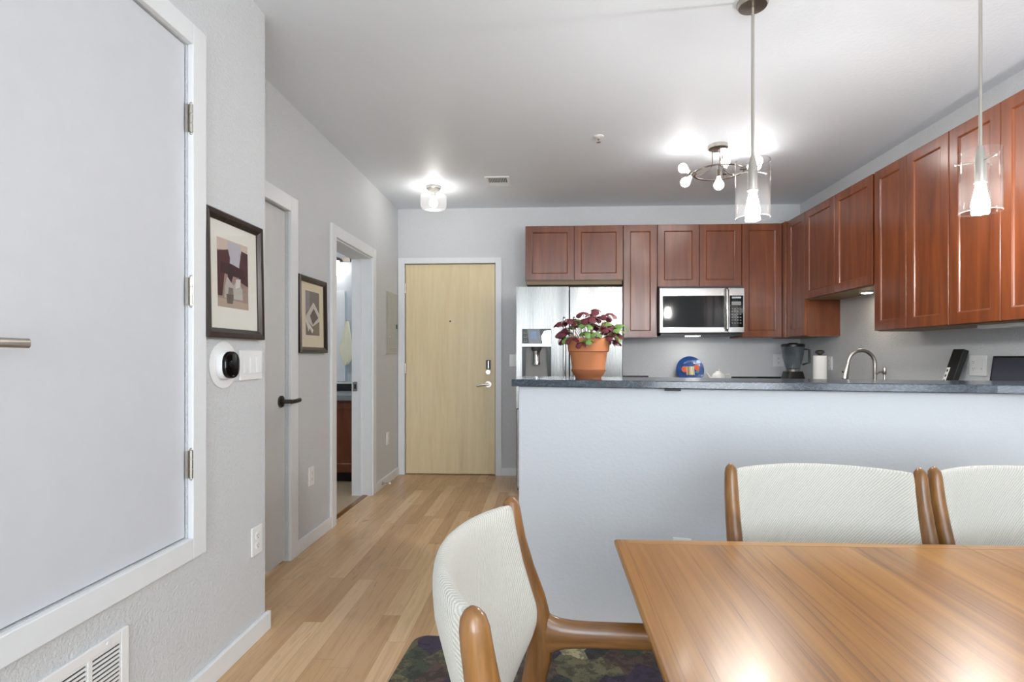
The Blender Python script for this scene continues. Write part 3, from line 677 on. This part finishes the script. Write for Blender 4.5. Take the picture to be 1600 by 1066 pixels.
MB().prism([(FY+.002, dz0), (FY+.06, dz0), (FY+.06, 1.13), (FY+.045, 1.13), (FY+.01, dz0+.02)], dx0+.03, dx1-.03, 'x').build('drip_tray', M['grey'], d)
xx = (dx0+dx1)/2-.002
MB().lathe(xx, FY+.03, [(.046, 1.264), (.044, 1.245), (.034, 1.225)], 24).build('nozzle_collar', M['darkgrey'], d, 40)
MB().lathe(xx, FY+.03, [(.033, 1.225), (.029, 1.19), (.030, 1.14), (.035, 1.11), (.030, 1.107)], 24).build('nozzle', M['chrome'], d, 40)

# ------------------------------------------------------------------ counters, base units, range
CZ = .915
def base(x0, x1, y0, y1, face, n, label):
    r = thing('base_cabinet', label, 'cabinet', ((x0+x1)/2, (y0+y1)/2, 0))
    MB().box(x0, x1, y0, y1, .1, CZ-.035).build('body', M['cherry'], r)
    MB().box(x0+.04, x1-.01, y0+.04, y1-.01, 0, .1).build('plinth', M['gap'], r)
    for k in range(n):
        if face == 'y':
            a = x0+(x1-x0)*k/n; MB().shaker((a+.002, y0-.02, .12), (1,0,0), (0,0,1), (0,-1,0), (x1-x0)/n-.004, CZ-.16).build('door', M['cherry'], r)
        else:
            b = y1-(y1-y0)*k/n; MB().shaker((x0-.02, b-.002, .12), (0,-1,0), (0,0,1), (-1,0,0), (y1-y0)/n-.004, CZ-.16).build('door', M['cherry'], r)
base(.66, .998, 4.77, YB-.002, 'y', 1, 'cherry base cabinet between refrigerator and range')
base(1.83, XR-.002, 2.42, YB-.002, 'x', 6, 'long cherry base cabinet under the right-hand worktop')
r = thing('worktop', 'short black stone worktop left of the range', 'worktop', (.83, 5.05, CZ-.034))
MB().box(.65, .998, 4.73, YB-.002, CZ-.034, CZ).build('slab', M['granite_d'], r, bevel=.003)
tag(MB().box(.70, .985, YB-.022, YB-.002, CZ, .991).build('backsplash', M['granite_d']), 'short black stone backsplash strip right of the refrigerator', 'backsplash')
r = thing('worktop', 'long black stone worktop under the right-hand cabinets', 'worktop', (2.1, 3.8, CZ-.034))
MB().box(1.776, XR-.002, 2.42, YB-.002, CZ-.034, CZ).build('slab', M['granite_d'], r, bevel=.003)
tag(MB().box(1.776, XR-.003, YB-.022, YB-.002, CZ, .984).build('backsplash', M['granite_d']), 'black stone backsplash strip behind the blender', 'backsplash')
r = thing('range', 'stove with a dark flat cooktop under the microwave', 'stove', (1.387, 5.05, 0))
MB().box(1.004, 1.770, 4.76, YB-.004, .03, .9).build('body', M['darkgrey'], r)
MB().box(1.004, 1.770, 4.72, YB-.004, .9, .915).build('cooktop', M['blackglass'], r, bevel=.003)
MB().box(1.01, 1.764, 4.73, 4.76, .2, .76).build('oven_door', M['steel_h'], r, bevel=.004)
MB().tube([(1.07, 4.73, .72), (1.07, 4.69, .72), (1.70, 4.69, .72), (1.70, 4.73, .72)], .01, 12, ref=(0,0,1)).build('handle', M['chrome'], r, 50)
for k in range(4): MB().cyl((1.12+.18*k, 4.73, .83), (1.12+.18*k, 4.70, .83), .022).build('knob', M['steel_h'], r, 40)
MB().box(1.01, 1.764, 4.728, 4.76, .78, .895).build('control_strip', M['steel_h'], r)
MB().box(1.03, 1.744, 4.78, YB-.02, 0, .03).build('foot', M['black'], r)

# bar top
ft = [bxy(0,0), bxy(1.74,0), bxy(1.80,-.002), bxy(1.86,-.007), bxy(1.91,-.014), bxy(1.96,-.024), bxy(2.01,-.036), bxy(2.06,-.048), bxy(2.11,-.057), bxy(2.17,-.064), bxy(2.24,-.068), bxy(aR-.03,-.07)]
bk = [(XR-.001, bxy(aR-.03,-.07)[1]+.02), (XR-.001, bxy(aR,.40)[1]), bxy(.1,.40), (-.146, 2.80)]
r = thing('bar_counter', 'dark blue-grey veined stone bar top on the half wall', 'bar counter', (0.9, 2.3, 1.047))
MB().prism(ft+bk, 1.047, 1.0785).build('slab', M['granite'], r, bevel=.003)
q = MB().box(0, .065, .0, .2, -.008, -.0005); ang = math.atan2(BD.y, BD.x)
r = thing('bar_bracket', 'flat dark steel bracket under the front edge of the bar top', 'bracket', bar(.655, .004, 1.047))
q = MB().box(.655, .72, .002, .033, -.008, 0)
q.v = [Vector(bar(p.x, p.y, 1.0465+p.z)) for p in q.v]; q.build('plate', M['blackm'], r)

# ------------------------------------------------------------------ things on the bar and counters
# plant
px, py, pz = .191, 2.53, 1.0785
r = thing('potted_plant', 'maroon and green leafy plant in a terracotta pot on the bar', 'plant', (px, py, pz))
MB().lathe(px, py, [(.052, pz+.022), (.073, pz+.034), (.086, pz+.118), (.088, pz+.122), (.094, pz+.124), (.099, pz+.182), (.092, pz+.184), (.088, pz+.165), (.086, pz+.160)], 48).build('pot', M['terracotta'], r, 35)
MB().lathe(px, py, [(.058, pz), (.060, pz+.008), (.0665, pz+.014), (.079, pz+.036), (.081, pz+.041), (.077, pz+.043), (.066, pz+.022), (.05, pz+.018)], 48).build('saucer', M['saucer'], r, 35)
MB().lathe(px, py, [(.086, pz+.162), (.06, pz+.166), (.01, pz+.168)], 32).build('soil', M['soil'], r, 40)
mar, grn, stm = MB(), MB(), MB()
def leaflet(mb, c, d, up, L, Wd):
    d = d.normalized(); s1 = d.cross(up).normalized(); u = s1.cross(d).normalized()
    P = lambda a, b, h: c + d*(a*L) + s1*(b*Wd) + u*(h*L)
    rows = [(0, .04, 0), (.3, .42, .05), (.62, .62, .03), (.85, .58, -.07), (1.0, .22, -.16)]
    vs = []; fs = []
    for a, b, h in rows: vs += [P(a, -b, h-.07*b), P(a, 0, h+.04), P(a, b, h-.07*b)]
    for k in range(len(rows)-1):
        for j in (0, 1): fs.append((3*k+j, 3*k+j+1, 3*k+j+4, 3*k+j+3))
    n = len(vs); vs2 = [v_ - u*.0012 for v_ in vs]
    mb.add(vs+vs2, fs + [tuple(n+i for i in reversed(f)) for f in fs])
rp = random.Random(11)
tips = []
for k in range(54):
    a = rp.uniform(0, 2*PI); q_ = rp.random()**.6; rad = .03 + .105*q_
    tips.append((rad*math.cos(a), rad*math.sin(a)*.9, .30 - .10*q_*q_ + rp.uniform(-.045, .02), 0 if rp.random() < .8 else 1))
tips += [(.155, -.02, .245, 1), (.135, -.06, .225, 1), (-.105, -.06, .185, 1), (-.13, -.03, .215, 0), (.03, -.05, .315, 0), (-.03, -.07, .30, 0), (.07, -.09, .285, 0), (-.10, -.05, .27, 0), (.10, -.06, .295, 0), (.02, -.10, .205, 1), (-.02, -.09, .21, 1), (-.135, .0, .26, 0)]
for tx, ty, tz, g_ in tips:
    tip = Vector((px+tx, py+ty, pz+tz)); b0 = Vector((px+tx*.3, py+ty*.3, pz+.163))
    md = (tip+b0)/2 + Vector((tx*.1, ty*.1, .02))
    stm.tube([b0, md, tip], .0014, 6)
    mbx = grn if g_ else mar; th0 = rp.uniform(0, 2*PI); up = Vector((tx*1.5, ty*1.5-.12, .6)).normalized()
    e1 = up.orthogonal().normalized(); e2 = up.cross(e1)
    for j in range(3):
        th = th0 + j*2*PI/3; dd = e1*math.cos(th)+e2*math.sin(th)-up*.35
        L = rp.uniform(.028, .041)*(1.15 if g_ and tx > .12 else 1); leaflet(mbx, tip, dd, up, L, L*.75)
lab(mar.build('foliage', M['leaf'], r, 60), 'maroon triangular leaves'); lab(grn.build('foliage', M['leafg'], r, 60), 'green triangular leaves')
stm.build('stems', M['stem'], r, 60)

# plate with painted fish
r = thing('plate', 'round blue plate painted with a striped fish, propped at the back wall', 'plate', (1.362, 5.25, CZ))
n0 = Matrix.Translation((1.362, 5.270, CZ+.1345)) @ Matrix.Rotation(math.radians(90-14), 4, 'X')
MB().rings([[(q*math.cos(2*PI*i/48), q*math.sin(2*PI*i/48), z) for i in range(48)] for q, z in ((.07,-.006),(.10,-.002),(.13,.012),(.131,.015),(.10,.004),(.075,-.001),(.01,-.001))]).xf(n0).build('rim', [plain('blue_glaze', (28,68,126), .12, coat=.6)], r, 50)
def blob(mb, pts, h): mb.add([(a, b, h) for a, b in pts], [tuple(range(len(pts)))])
fsh = MB(); fm = [pc('fish_orange', (196,92,58)), pc('fish_tan', (176,146,108)), pc('fish_cream', (226,216,190)), pc('fish_green', (150,154,82)), pc('fish_dark', (54,44,44)), pc('fish_teal', (70,130,150))]
ell = lambda cx, cy, ax, ay, k=20: [(cx+ax*math.cos(2*PI*i/k), cy+ay*math.sin(2*PI*i/k)) for i in range(k)]
fsh.m(0); blob(fsh, ell(-.052, .005, .028, .03), .0062); blob(fsh, ell(.062, .025, .022, .026), .0074); blob(fsh, [(.05,.0),(.085,-.02),(.09,.05)], .007)
for k, (mi, x0, x1) in enumerate(((1,-.036,-.020),(4,-.020,-.014),(1,-.014,-.004),(4,-.004,.0),(2,.0,.008),(4,.008,.012),(2,.012,.024),(3,.024,.034),(2,.034,.040))):
    fsh.m(mi); blob(fsh, [(x0,-.05),(x1,-.05),(x1,.034),(x0,.034)], .0064+.0001*k)
fsh.m(5); blob(fsh, ell(.066,-.02,.018,.014), .0072)
fsh.m(4); blob(fsh, ell(-.062,.012,.004,.004,10), .0068)
fsh.xf(n0).build('fish_painting', fm, r)
# teapot
tx, ty, tz = 1.575, 5.08, CZ
r = thing('teapot', 'white ceramic teapot beside the blue plate', 'teapot', (tx, ty, tz))
MB().lathe(tx, ty, [(.035, tz), (.05, tz+.01), (.066, tz+.05), (.062, tz+.09), (.045, tz+.112), (.03, tz+.117)], 36).build('body', M['ceramic'], r, 50)
MB().lathe(tx, ty, [(.034, tz+.116), (.026, tz+.126), (.007, tz+.13), (.006, tz+.134), (.011, tz+.140), (.008, tz+.147), (.002, tz+.149)], 24).build('lid', M['ceramic'], r, 50)
MB().tube([(tx-.055, ty, tz+.05), (tx-.085, ty, tz+.07), (tx-.10, ty, tz+.10), (tx-.112, ty, tz+.115)], [.018, .013, .009, .008]).build('spout', M['ceramic'], r, 50)
MB().tube([(tx+.055, ty, tz+.092), (tx+.09, ty, tz+.100), (tx+.108, ty, tz+.075), (tx+.095, ty, tz+.045), (tx+.06, ty, tz+.035)], .007, 10, ref=(0,1,0)).build('handle', M['ceramic'], r, 50)
# blender
bx, by = 2.215, 5.02
r = thing('countertop_blender', 'black based blender with clear jar in the kitchen corner', 'blender', (bx, by, CZ))
MB().rings([[(bx+x*s_, by+y*s_, z) for x, y in rrect(.095, .095, .03, 4)] for s_, z in ((1,CZ),(1,CZ+.03),(.86,CZ+.06),(.72,CZ+.12),(.68,CZ+.13))]).build('motor_base', M['black'], r, 40)
MB().box(bx-.045, bx+.045, by-.094, by-.088, CZ+.008, CZ+.026).build('button_strip', M['grey'], r)
MB().lathe(bx, by, [(.062, CZ+.13), (.064, CZ+.15), (.058, CZ+.155)], 28).build('collar', M['nickel'], r, 40)
n = 32; ring = lambda q, z: [(bx+q*math.cos(2*PI*i/n), by+q*math.sin(2*PI*i/n), z) for i in range(n)]
MB().rings([ring(.06, CZ+.155), ring(.085, CZ+.25), ring(.098, CZ+.355), ring(.095, CZ+.355), ring(.082, CZ+.25), ring(.057, CZ+.157)], closed=True).build('jar', M['glass_s'], r, 50)
MB().lathe(bx, by, [(.099, CZ+.352), (.099, CZ+.37), (.085, CZ+.378), (.04, CZ+.379), (.036, CZ+.386)], 32).build('lid', M['black'], r, 40)
MB().tube([(bx+.088, by-.03, CZ+.33), (bx+.125, by-.04, CZ+.325), (bx+.125, by-.04, CZ+.21), (bx+.072, by-.025, CZ+.19)], .009, 10, ref=(0,1,0)).build('handle', M['black'], r, 50)
MB().tube([(bx, by, CZ+.155), (bx, by, CZ+.19)], .008, 10).box(bx-.03, bx+.03, by-.004, by+.004, CZ+.185, CZ+.19).build('blade', M['chrome'], r)
# paper towel
tx, ty = 2.052, 4.2
r = thing('paper_towel_holder', 'white paper towel roll on a dark stand by the right wall', 'paper towel', (tx, ty, CZ))
MB().lathe(tx, ty, [(.07, CZ), (.07, CZ+.01), (.02, CZ+.014)], 32).build('base', M['pewter'], r, 40)
MB().cyl((tx, ty, CZ+.012), (tx, ty, CZ+.29), .006).build('post', M['pewter'], r, 40)
MB().lathe(tx, ty, [(.008, CZ+.272), (.018, CZ+.28), (.033, CZ+.292), (.034, CZ+.30), (.022, CZ+.311), (.005, CZ+.314)], 24).build('knob', M['pewter'], r, 40)
MB().lathe(tx, ty, [(.047, CZ+.0145), (.047, CZ+.27), (.018, CZ+.271)], 36).build('roll', M['offwhite'], r, 40)
# faucet
fx, fy = 2.2, 3.765
r = thing('kitchen_faucet', 'brushed nickel gooseneck faucet behind the bar', 'faucet', (fx, fy, CZ))
MB().lathe(fx, fy, [(.027, CZ), (.027, CZ+.006), (.019, CZ+.012), (.019, CZ+.05), (.014, CZ+.06)], 24).build('base', M['nickel'], r, 40)
pts = [(fx, fy, CZ+.05), (fx, fy, CZ+.2)] + [(fx-.088+.088*math.cos(a), fy-.0, CZ+.215+.090*math.sin(a)) for a in [PI*k/14 for k in range(0, 14)]]
pts += [(fx-.180, fy, CZ+.195)]
MB().tube(pts, .0125, 16, ref=(0,1,0)).build('spout', M['nickel'], r, 60)
MB().tube([(fx-.179, fy, CZ+.205), (fx-.184, fy, CZ+.185), (fx-.195, fy, CZ+.14), (fx-.199, fy, CZ+.115), (fx-.2, fy, CZ+.112)], [.014, .0165, .022, .023, .019], 18, ref=(0,1,0)).build('spray_head', M['nickel'], r, 50)
MB().box(fx-.212, fx-.206, fy-.008, fy+.008, CZ+.13, CZ+.165).build('spray_button', M['black'], r)
MB().tube([(fx, fy-.018, CZ+.04), (fx, fy-.04, CZ+.045), (fx, fy-.05, CZ+.05)], .009, 12).build('lever', M['nickel'], r, 50)
dx, dy = 2.2, 3.66
r = thing('soap_dispenser', 'small brushed nickel soap pump right of the faucet', 'soap dispenser', (dx, dy, CZ))
MB().lathe(dx, dy, [(.02, CZ), (.02, CZ+.006), (.012, CZ+.012), (.011, CZ+.10), (.007, CZ+.12), (.007, CZ+.15)], 20).build('body', M['nickel'], r, 40)
MB().lathe(dx, dy, [(.006, CZ+.145), (.012, CZ+.155), (.013, CZ+.185), (.008, CZ+.195)], 20).tube([(dx, dy, CZ+.165), (dx-.035, dy, CZ+.162), (dx-.05, dy, CZ+.15)], .006, 10, ref=(0,1,0)).build('pump_head', M['nickel'], r, 40)
# leaning black box with white strip
r = thing('leaning_box', 'tall black box with a pale strip, leaning on the right wall beside the double-gang outlet', 'box', (2.33, 3.30, CZ))
A = Matrix.Translation((2.305, 3.305, CZ+.0105)) @ Matrix.Rotation(math.radians(19), 4, 'Y')
MB().box(0, .032, -.042, .042, .0, .315).xf(A).build('case', M['blackm'], r, bevel=.003)
s_ = MB().box(-.002, .0, .012, .036, .03, .20).xf(A).build('label_strip', M['offwhite'], r)
mk = MB()
for k in range(5): mk.box(-.0026, -.002, .018, .030, .045+k*.032, .060+k*.032)
mk.xf(A).build('marks', M['darkgrey'], s_)
# dark panel
r = thing('flat_panel', 'dark slate flat panel with a black rim at the far right above the bar', 'panel', (2.40, 2.72, CZ))
A = Matrix.Translation((2.375, 0, CZ)) @ Matrix.Rotation(math.radians(8), 4, 'Y')
MB().box(0, .016, 2.45, 3.065, .0, .27).xf(A).build('rim', M['black'], r, bevel=.003)
MB().box(-.002, 0, 2.465, 3.052, .012, .258).xf(A).build('face', M['slate'], r)

# ------------------------------------------------------------------ bathroom glimpsed through the doorway
r = thing('bathroom_vanity', 'dark cherry vanity with a dark stone top seen through the bathroom doorway', 'vanity', (-2.2, 5.3, 0))
MB().box(-2.75, -1.672, 5.02, 5.615, .09, .765).build('body', M['cherry'], r)
MB().box(-2.74, -1.69, 5.06, 5.61, 0, .09).build('plinth', M['gap'], r)
for x in (-2.74, -2.21): MB().shaker((x, 5.0, .11), (1,0,0), (0,0,1), (0,-1,0), .525, .64, .018).build('door', M['cherry'], r)
MB().box(-2.76, -1.668, 4.985, 5.615, .767, .818).build('top', plain('grey_vanity_stone', (150,154,156), .25), r, bevel=.003)
MB().box(-2.76, -1.668, 5.59, 5.612, .82, .895).build('backsplash', M['blackm'], r)
MB().box(-2.76, -1.668, 5.586, 5.615, .895, .912).build('splash_cap', M['ceramic'], r)
r = thing('wall_panel', 'tall white framed panel above the vanity in the bathroom', 'panel', (-2.2, 5.61, .93))
MB().box(-2.72, -2.115, 5.588, 5.618, .915, 1.865).build('frame', M['white'], r, bevel=.003)
MB().box(-2.66, -2.175, 5.586, 5.588, .97, 1.80).build('inset', M['white'], r)
r = thing('bath_towel', 'pale yellow towel hanging in the bathroom', 'towel', (-2.02, 5.58, 1.5))
tw = MB(); rings_ = []
prof = [(1.552,-2.082,-2.058),(1.50,-2.094,-2.048),(1.42,-2.115,-2.036),(1.34,-2.138,-2.026),(1.26,-2.158,-2.018),(1.22,-2.150,-2.016),(1.16,-2.132,-2.022),(1.11,-2.114,-2.05),(1.09,-2.106,-2.075)]
for k, (z, xl, xr) in enumerate(prof):
    cxx, wv = (xl+xr)/2, (xr-xl)/2
    rings_.append([(cxx+wv*math.cos(2*PI*i/28), 5.552+(.008+.009*abs(math.sin(i*1.25)))*math.sin(2*PI*i/28), z+.006*math.sin(i*1.1)*k/8) for i in range(28)])
tw.rings(rings_).build('drape', M['cloth'], r, 60)
MB().cyl((-2.07, 5.587, 1.555), (-2.07, 5.535, 1.555), .006, n=10).ball((-2.07, 5.533, 1.557), .009, 10, 6).build('hook', M['nickel'], r, 50)
l_ = bpy.data.lights.new('bathroom_fill', 'POINT'); l_.energy = 14; l_.shadow_soft_size = .1; l_.color = (1, .98, .95)  # fill light without a fixture, added to brighten the bathroom
o_ = bpy.data.objects.new('bathroom_fill', l_); C.objects.link(o_); o_.location = (-2.45, 4.4, 2.35)
r = thing('wall_sconce', 'white glass bathroom light with a dark fitting seen through the doorway', 'wall lamp', (-2.2, 5.615, 2.2))
MB().box(-2.40, -2.06, 5.60, 5.618, 2.17, 2.22).tube([(-2.19, 5.60, 2.2), (-2.19, 5.53, 2.21), (-2.19, 5.53, 2.19)], .01, 10).build('fitting', M['pewter'], r)
MB().lathe(-2.19, 5.53, [(.02, 2.21), (.05, 2.17), (.025, 2.165)], 24).build('socket_cup', M['pewter'], r, 40)
MB().lathe(-2.19, 5.53, [(.04, 2.165), (.062, 2.10), (.075, 2.03), (.07, 2.028)], 28).build('shade', emit('lit_frosted_shade', (255,250,244), 6.0), r, 50)

# ------------------------------------------------------------------ dining set
# rug (turned a few degrees against the room)
r_ang = math.radians(-4); rug = MB(); rr = .06; L_, D_ = 2.35, 2.6
poly = [(1.70, 0), (L_, -.115)]
for cx, cy, a0 in ((L_-rr, -D_+rr, 1.5*PI), (rr, -D_+rr, PI), (rr, -rr, PI/2)):
    for i in range(7): a = a0+PI/2*(1-i/6); poly.append((cx+rr*math.cos(a), cy+rr*math.sin(a)))
rug.prism(poly, .001, .012)
o = rug.build('rug', M['rug'], bevel=.003); o.location = (-.548, 2.262, 0); o.rotation_euler = (0, 0, r_ang)
tag(o, 'dark olive and purple patterned rug under the dining table', 'rug')

# table
TX0, TX1, TY0, TY1, TZ = .161, 1.95, .36, 1.318, .74
r = thing('dining_table', 'teak dining table with an extension seam in front of the bar', 'table', ((TX0+TX1)/2, (TY0+TY1)/2, .012))
seam = .963
def slab(x0, x1, a, b):
    m = MB()
    R_ = lambda i, z: [(x0+(i if a else 0), TY0+i, z), (x1-(i if b else 0), TY0+i, z), (x1-(i if b else 0), TY1-i, z), (x0+(i if a else 0), TY1-i, z)]
    return m.rings([R_(.012, TZ-.028), R_(.0, TZ-.010), R_(.0, TZ-.003), R_(.003, TZ)])
bw = .03
slab(TX0, seam-.0004, True, False).build('top_leaf', M['teak_top'], r)
slab(seam+.0004, TX1, False, True).build('top_leaf', M['teak_top'], r)
MB().box(TX0+.004, TX0+bw, TY0+.004, TY1-.004, TZ-.002, TZ+.0005).build('edge_band', M['teak_top'], r)
MB().box(TX0+bw, seam-.0005, TY1-bw, TY1-.004, TZ-.002, TZ+.0005).box(seam+.0005, TX1-bw, TY1-bw, TY1-.004, TZ-.002, TZ+.0005).build('edge_band', M['teak_edge'], r)
ax0, ax1, ay0, ay1 = .396, 1.62, TY0+.10, TY1-.098
MB().box(ax0, ax1, ay0, ay0+.022, TZ-.08, TZ-.0285).box(ax0, ax1, ay1-.022, ay1, TZ-.08, TZ-.0285).box(ax0, ax0+.022, ay0+.022, ay1-.022, TZ-.08, TZ-.0285).box(ax1-.022, ax1, ay0+.022, ay1-.022, TZ-.08, TZ-.0285).build('apron', M['teak_edge'], r)
for x in (ax0+.03, ax1-.03):
    for y in (ay0+.03, ay1-.03): MB().lathe(x, y, [(.015, .0125), (.024, .5), (.026, TZ-.029)], 20).build('leg', M['teak'], r, 40)

# chairs, built at the origin facing +y
def post_y(z):
    P_ = [(.0,-.285), (.25,-.262), (.45,-.232), (.56,-.209), (.62,-.2085), (.67,-.219), (.73,-.240), (.81,-.2605), (.885,-.270)]
    for (z0, y0), (z1, y1) in zip(P_, P_[1:]):
        if z <= z1: return y0+(y1-y0)*(z-z0)/(z1-z0)
    return P_[-1][1]
def make_chair(hw, arms, name, label, cat, group):
    r = thing(name, label, cat, (0,0,0), 0, group)
    zs = [0, .12, .25, .38, .48, .56, .62, .68, .74, .80, .84, .862, .876, .884, .888]
    tb = [.013, .015, .018, .021, .024, .027, .028, .026, .0235, .021, .0195, .0185, .0155, .0095, .003]
    ta = [.012, .0135, .0155, .017, .0185, .020, .0205, .020, .0195, .0185, .0175, .0165, .0140, .0085, .003]
    for sx in (-1, 1):
        MB().tube([(sx*hw, post_y(z), z) for z in zs], [(a, b) for a, b in zip(ta, tb)], 18).build('back_post', M['teak'], r, 60, local=True)
    yf = .235
    top = .60 if arms else .41
    for sx in (-1, 1):
        zf = [0, .15, .3, .42, .54, top] if arms else [0, .15, .3, top]
        MB().tube([(sx*hw, yf-.02*(z/.6)*0, z) for z in zf], [(.013+.006*k/len(zf), .014+.008*k/len(zf)) for k in range(len(zf))], 16).build('front_leg', M['teak'], r, 60, local=True)
        if arms:
            ys = [-.206, -.195, -.183, -.165, -.14, -.10, .0, .12, .19, .225, .245]
            hz = [.056, .048, .039, .032, .0285, .0265, .0265, .028, .032, .036, .024]
            MB().tube([(sx*hw, y, .605) for y in ys], [(.0185, h) for h in hz], 20).build('armrest', M['teak_h'], r, 60, local=True)
        MB().tube([(sx*hw, post_y(.37), .37), (sx*hw, 0, .385), (sx*hw, yf, .385)], [(.011,.024)]*3, 14).build('side_rail', M['teak_h'], r, 60, local=True)
    MB().tube([(-hw, yf, .38), (hw, yf, .38)], [(.011,.022)]*2, 14, ref=(0,1,0)).build('cross_rail', M['teak'], r, 60, local=True)
    MB().tube([(-hw, post_y(.36), .36), (hw, post_y(.36), .36)], [(.011,.022)]*2, 14, ref=(0,1,0)).build('cross_rail', M['teak'], r, 60, local=True)
    # seat cushion
    w_ = hw-.022; sr = []
    for s_, z in ((.93,.41),(1,.42),(1.0,.44),(.97,.455),(.85,.465),(.5,.47)):
        sr.append([(x*s_, y*s_+.0, z) for x, y in rrect(w_, .225, .05, 5)])
    MB().rings(sr).build('seat', M['fabric'], r, 60, local=True)
    # curved backrest pad
    n, k = 30, 26; R_ = []; wp = hw-.0165
    for i in range(n+1):
        s = -1+2*i/n; x = s*wp
        zt = .874+.004*(1-s*s); zb = .645-.115*(1-abs(s)**2.4)
        zc, hh = (zt+zb)/2, (zt-zb)/2; edge = min(1.0, ((1-abs(s))/.05+.25)**.5)
        th = .021*edge
        ring = []
        for j in range(k):
            a = 2*PI*j/k; ca, sa = math.cos(a), math.sin(a)
            e = lambda q, p: math.copysign(abs(q)**p, q)
            z = zc+hh*e(sa, .38); off = th*e(ca, .75)*(1-.0*abs(sa))
            y = post_y(max(.55, z)) - .078*(1-s*s)**.9 + off - .004
            ring.append((x, y, z))
        R_.append(ring)
    MB().rings(R_).build('backrest', M['fabric'], r, 60, local=True)
    for c_ in r.children:
        for v_ in c_.data.vertices: v_.co.z = max(0.0, v_.co.z-.0125)
    return r
G = 'ivory and teak dining chairs'
RUGT = .0125
arm = make_chair(.25, True, 'dining_armchair', 'ivory and teak armchair at the left end of the table', 'chair', G)
a_ = -PI/2-.021; arm.rotation_euler = (0, 0, a_)
arm.location = Vector((-.0825, .882, RUGT)) + Vector((-math.sin(a_), math.cos(a_), 0))*.27
ch = make_chair(.238, False, 'dining_chair', 'fully visible ivory and teak chair on the far side of the table', 'chair', G)
def place(o, tx, ty, ang):
    o.rotation_euler = (0, 0, ang)
    f_ = Vector((-math.sin(ang), math.cos(ang), 0)); p = Vector((tx, ty, RUGT)) + f_*.27; o.location = p
place(ch, .7365, 1.49, PI-.077)
c2 = copy_tree(ch); c2['label'] = 'ivory and teak chair behind the table, cut off by the right edge'
place(c2, 1.262, 1.487, PI-.02)
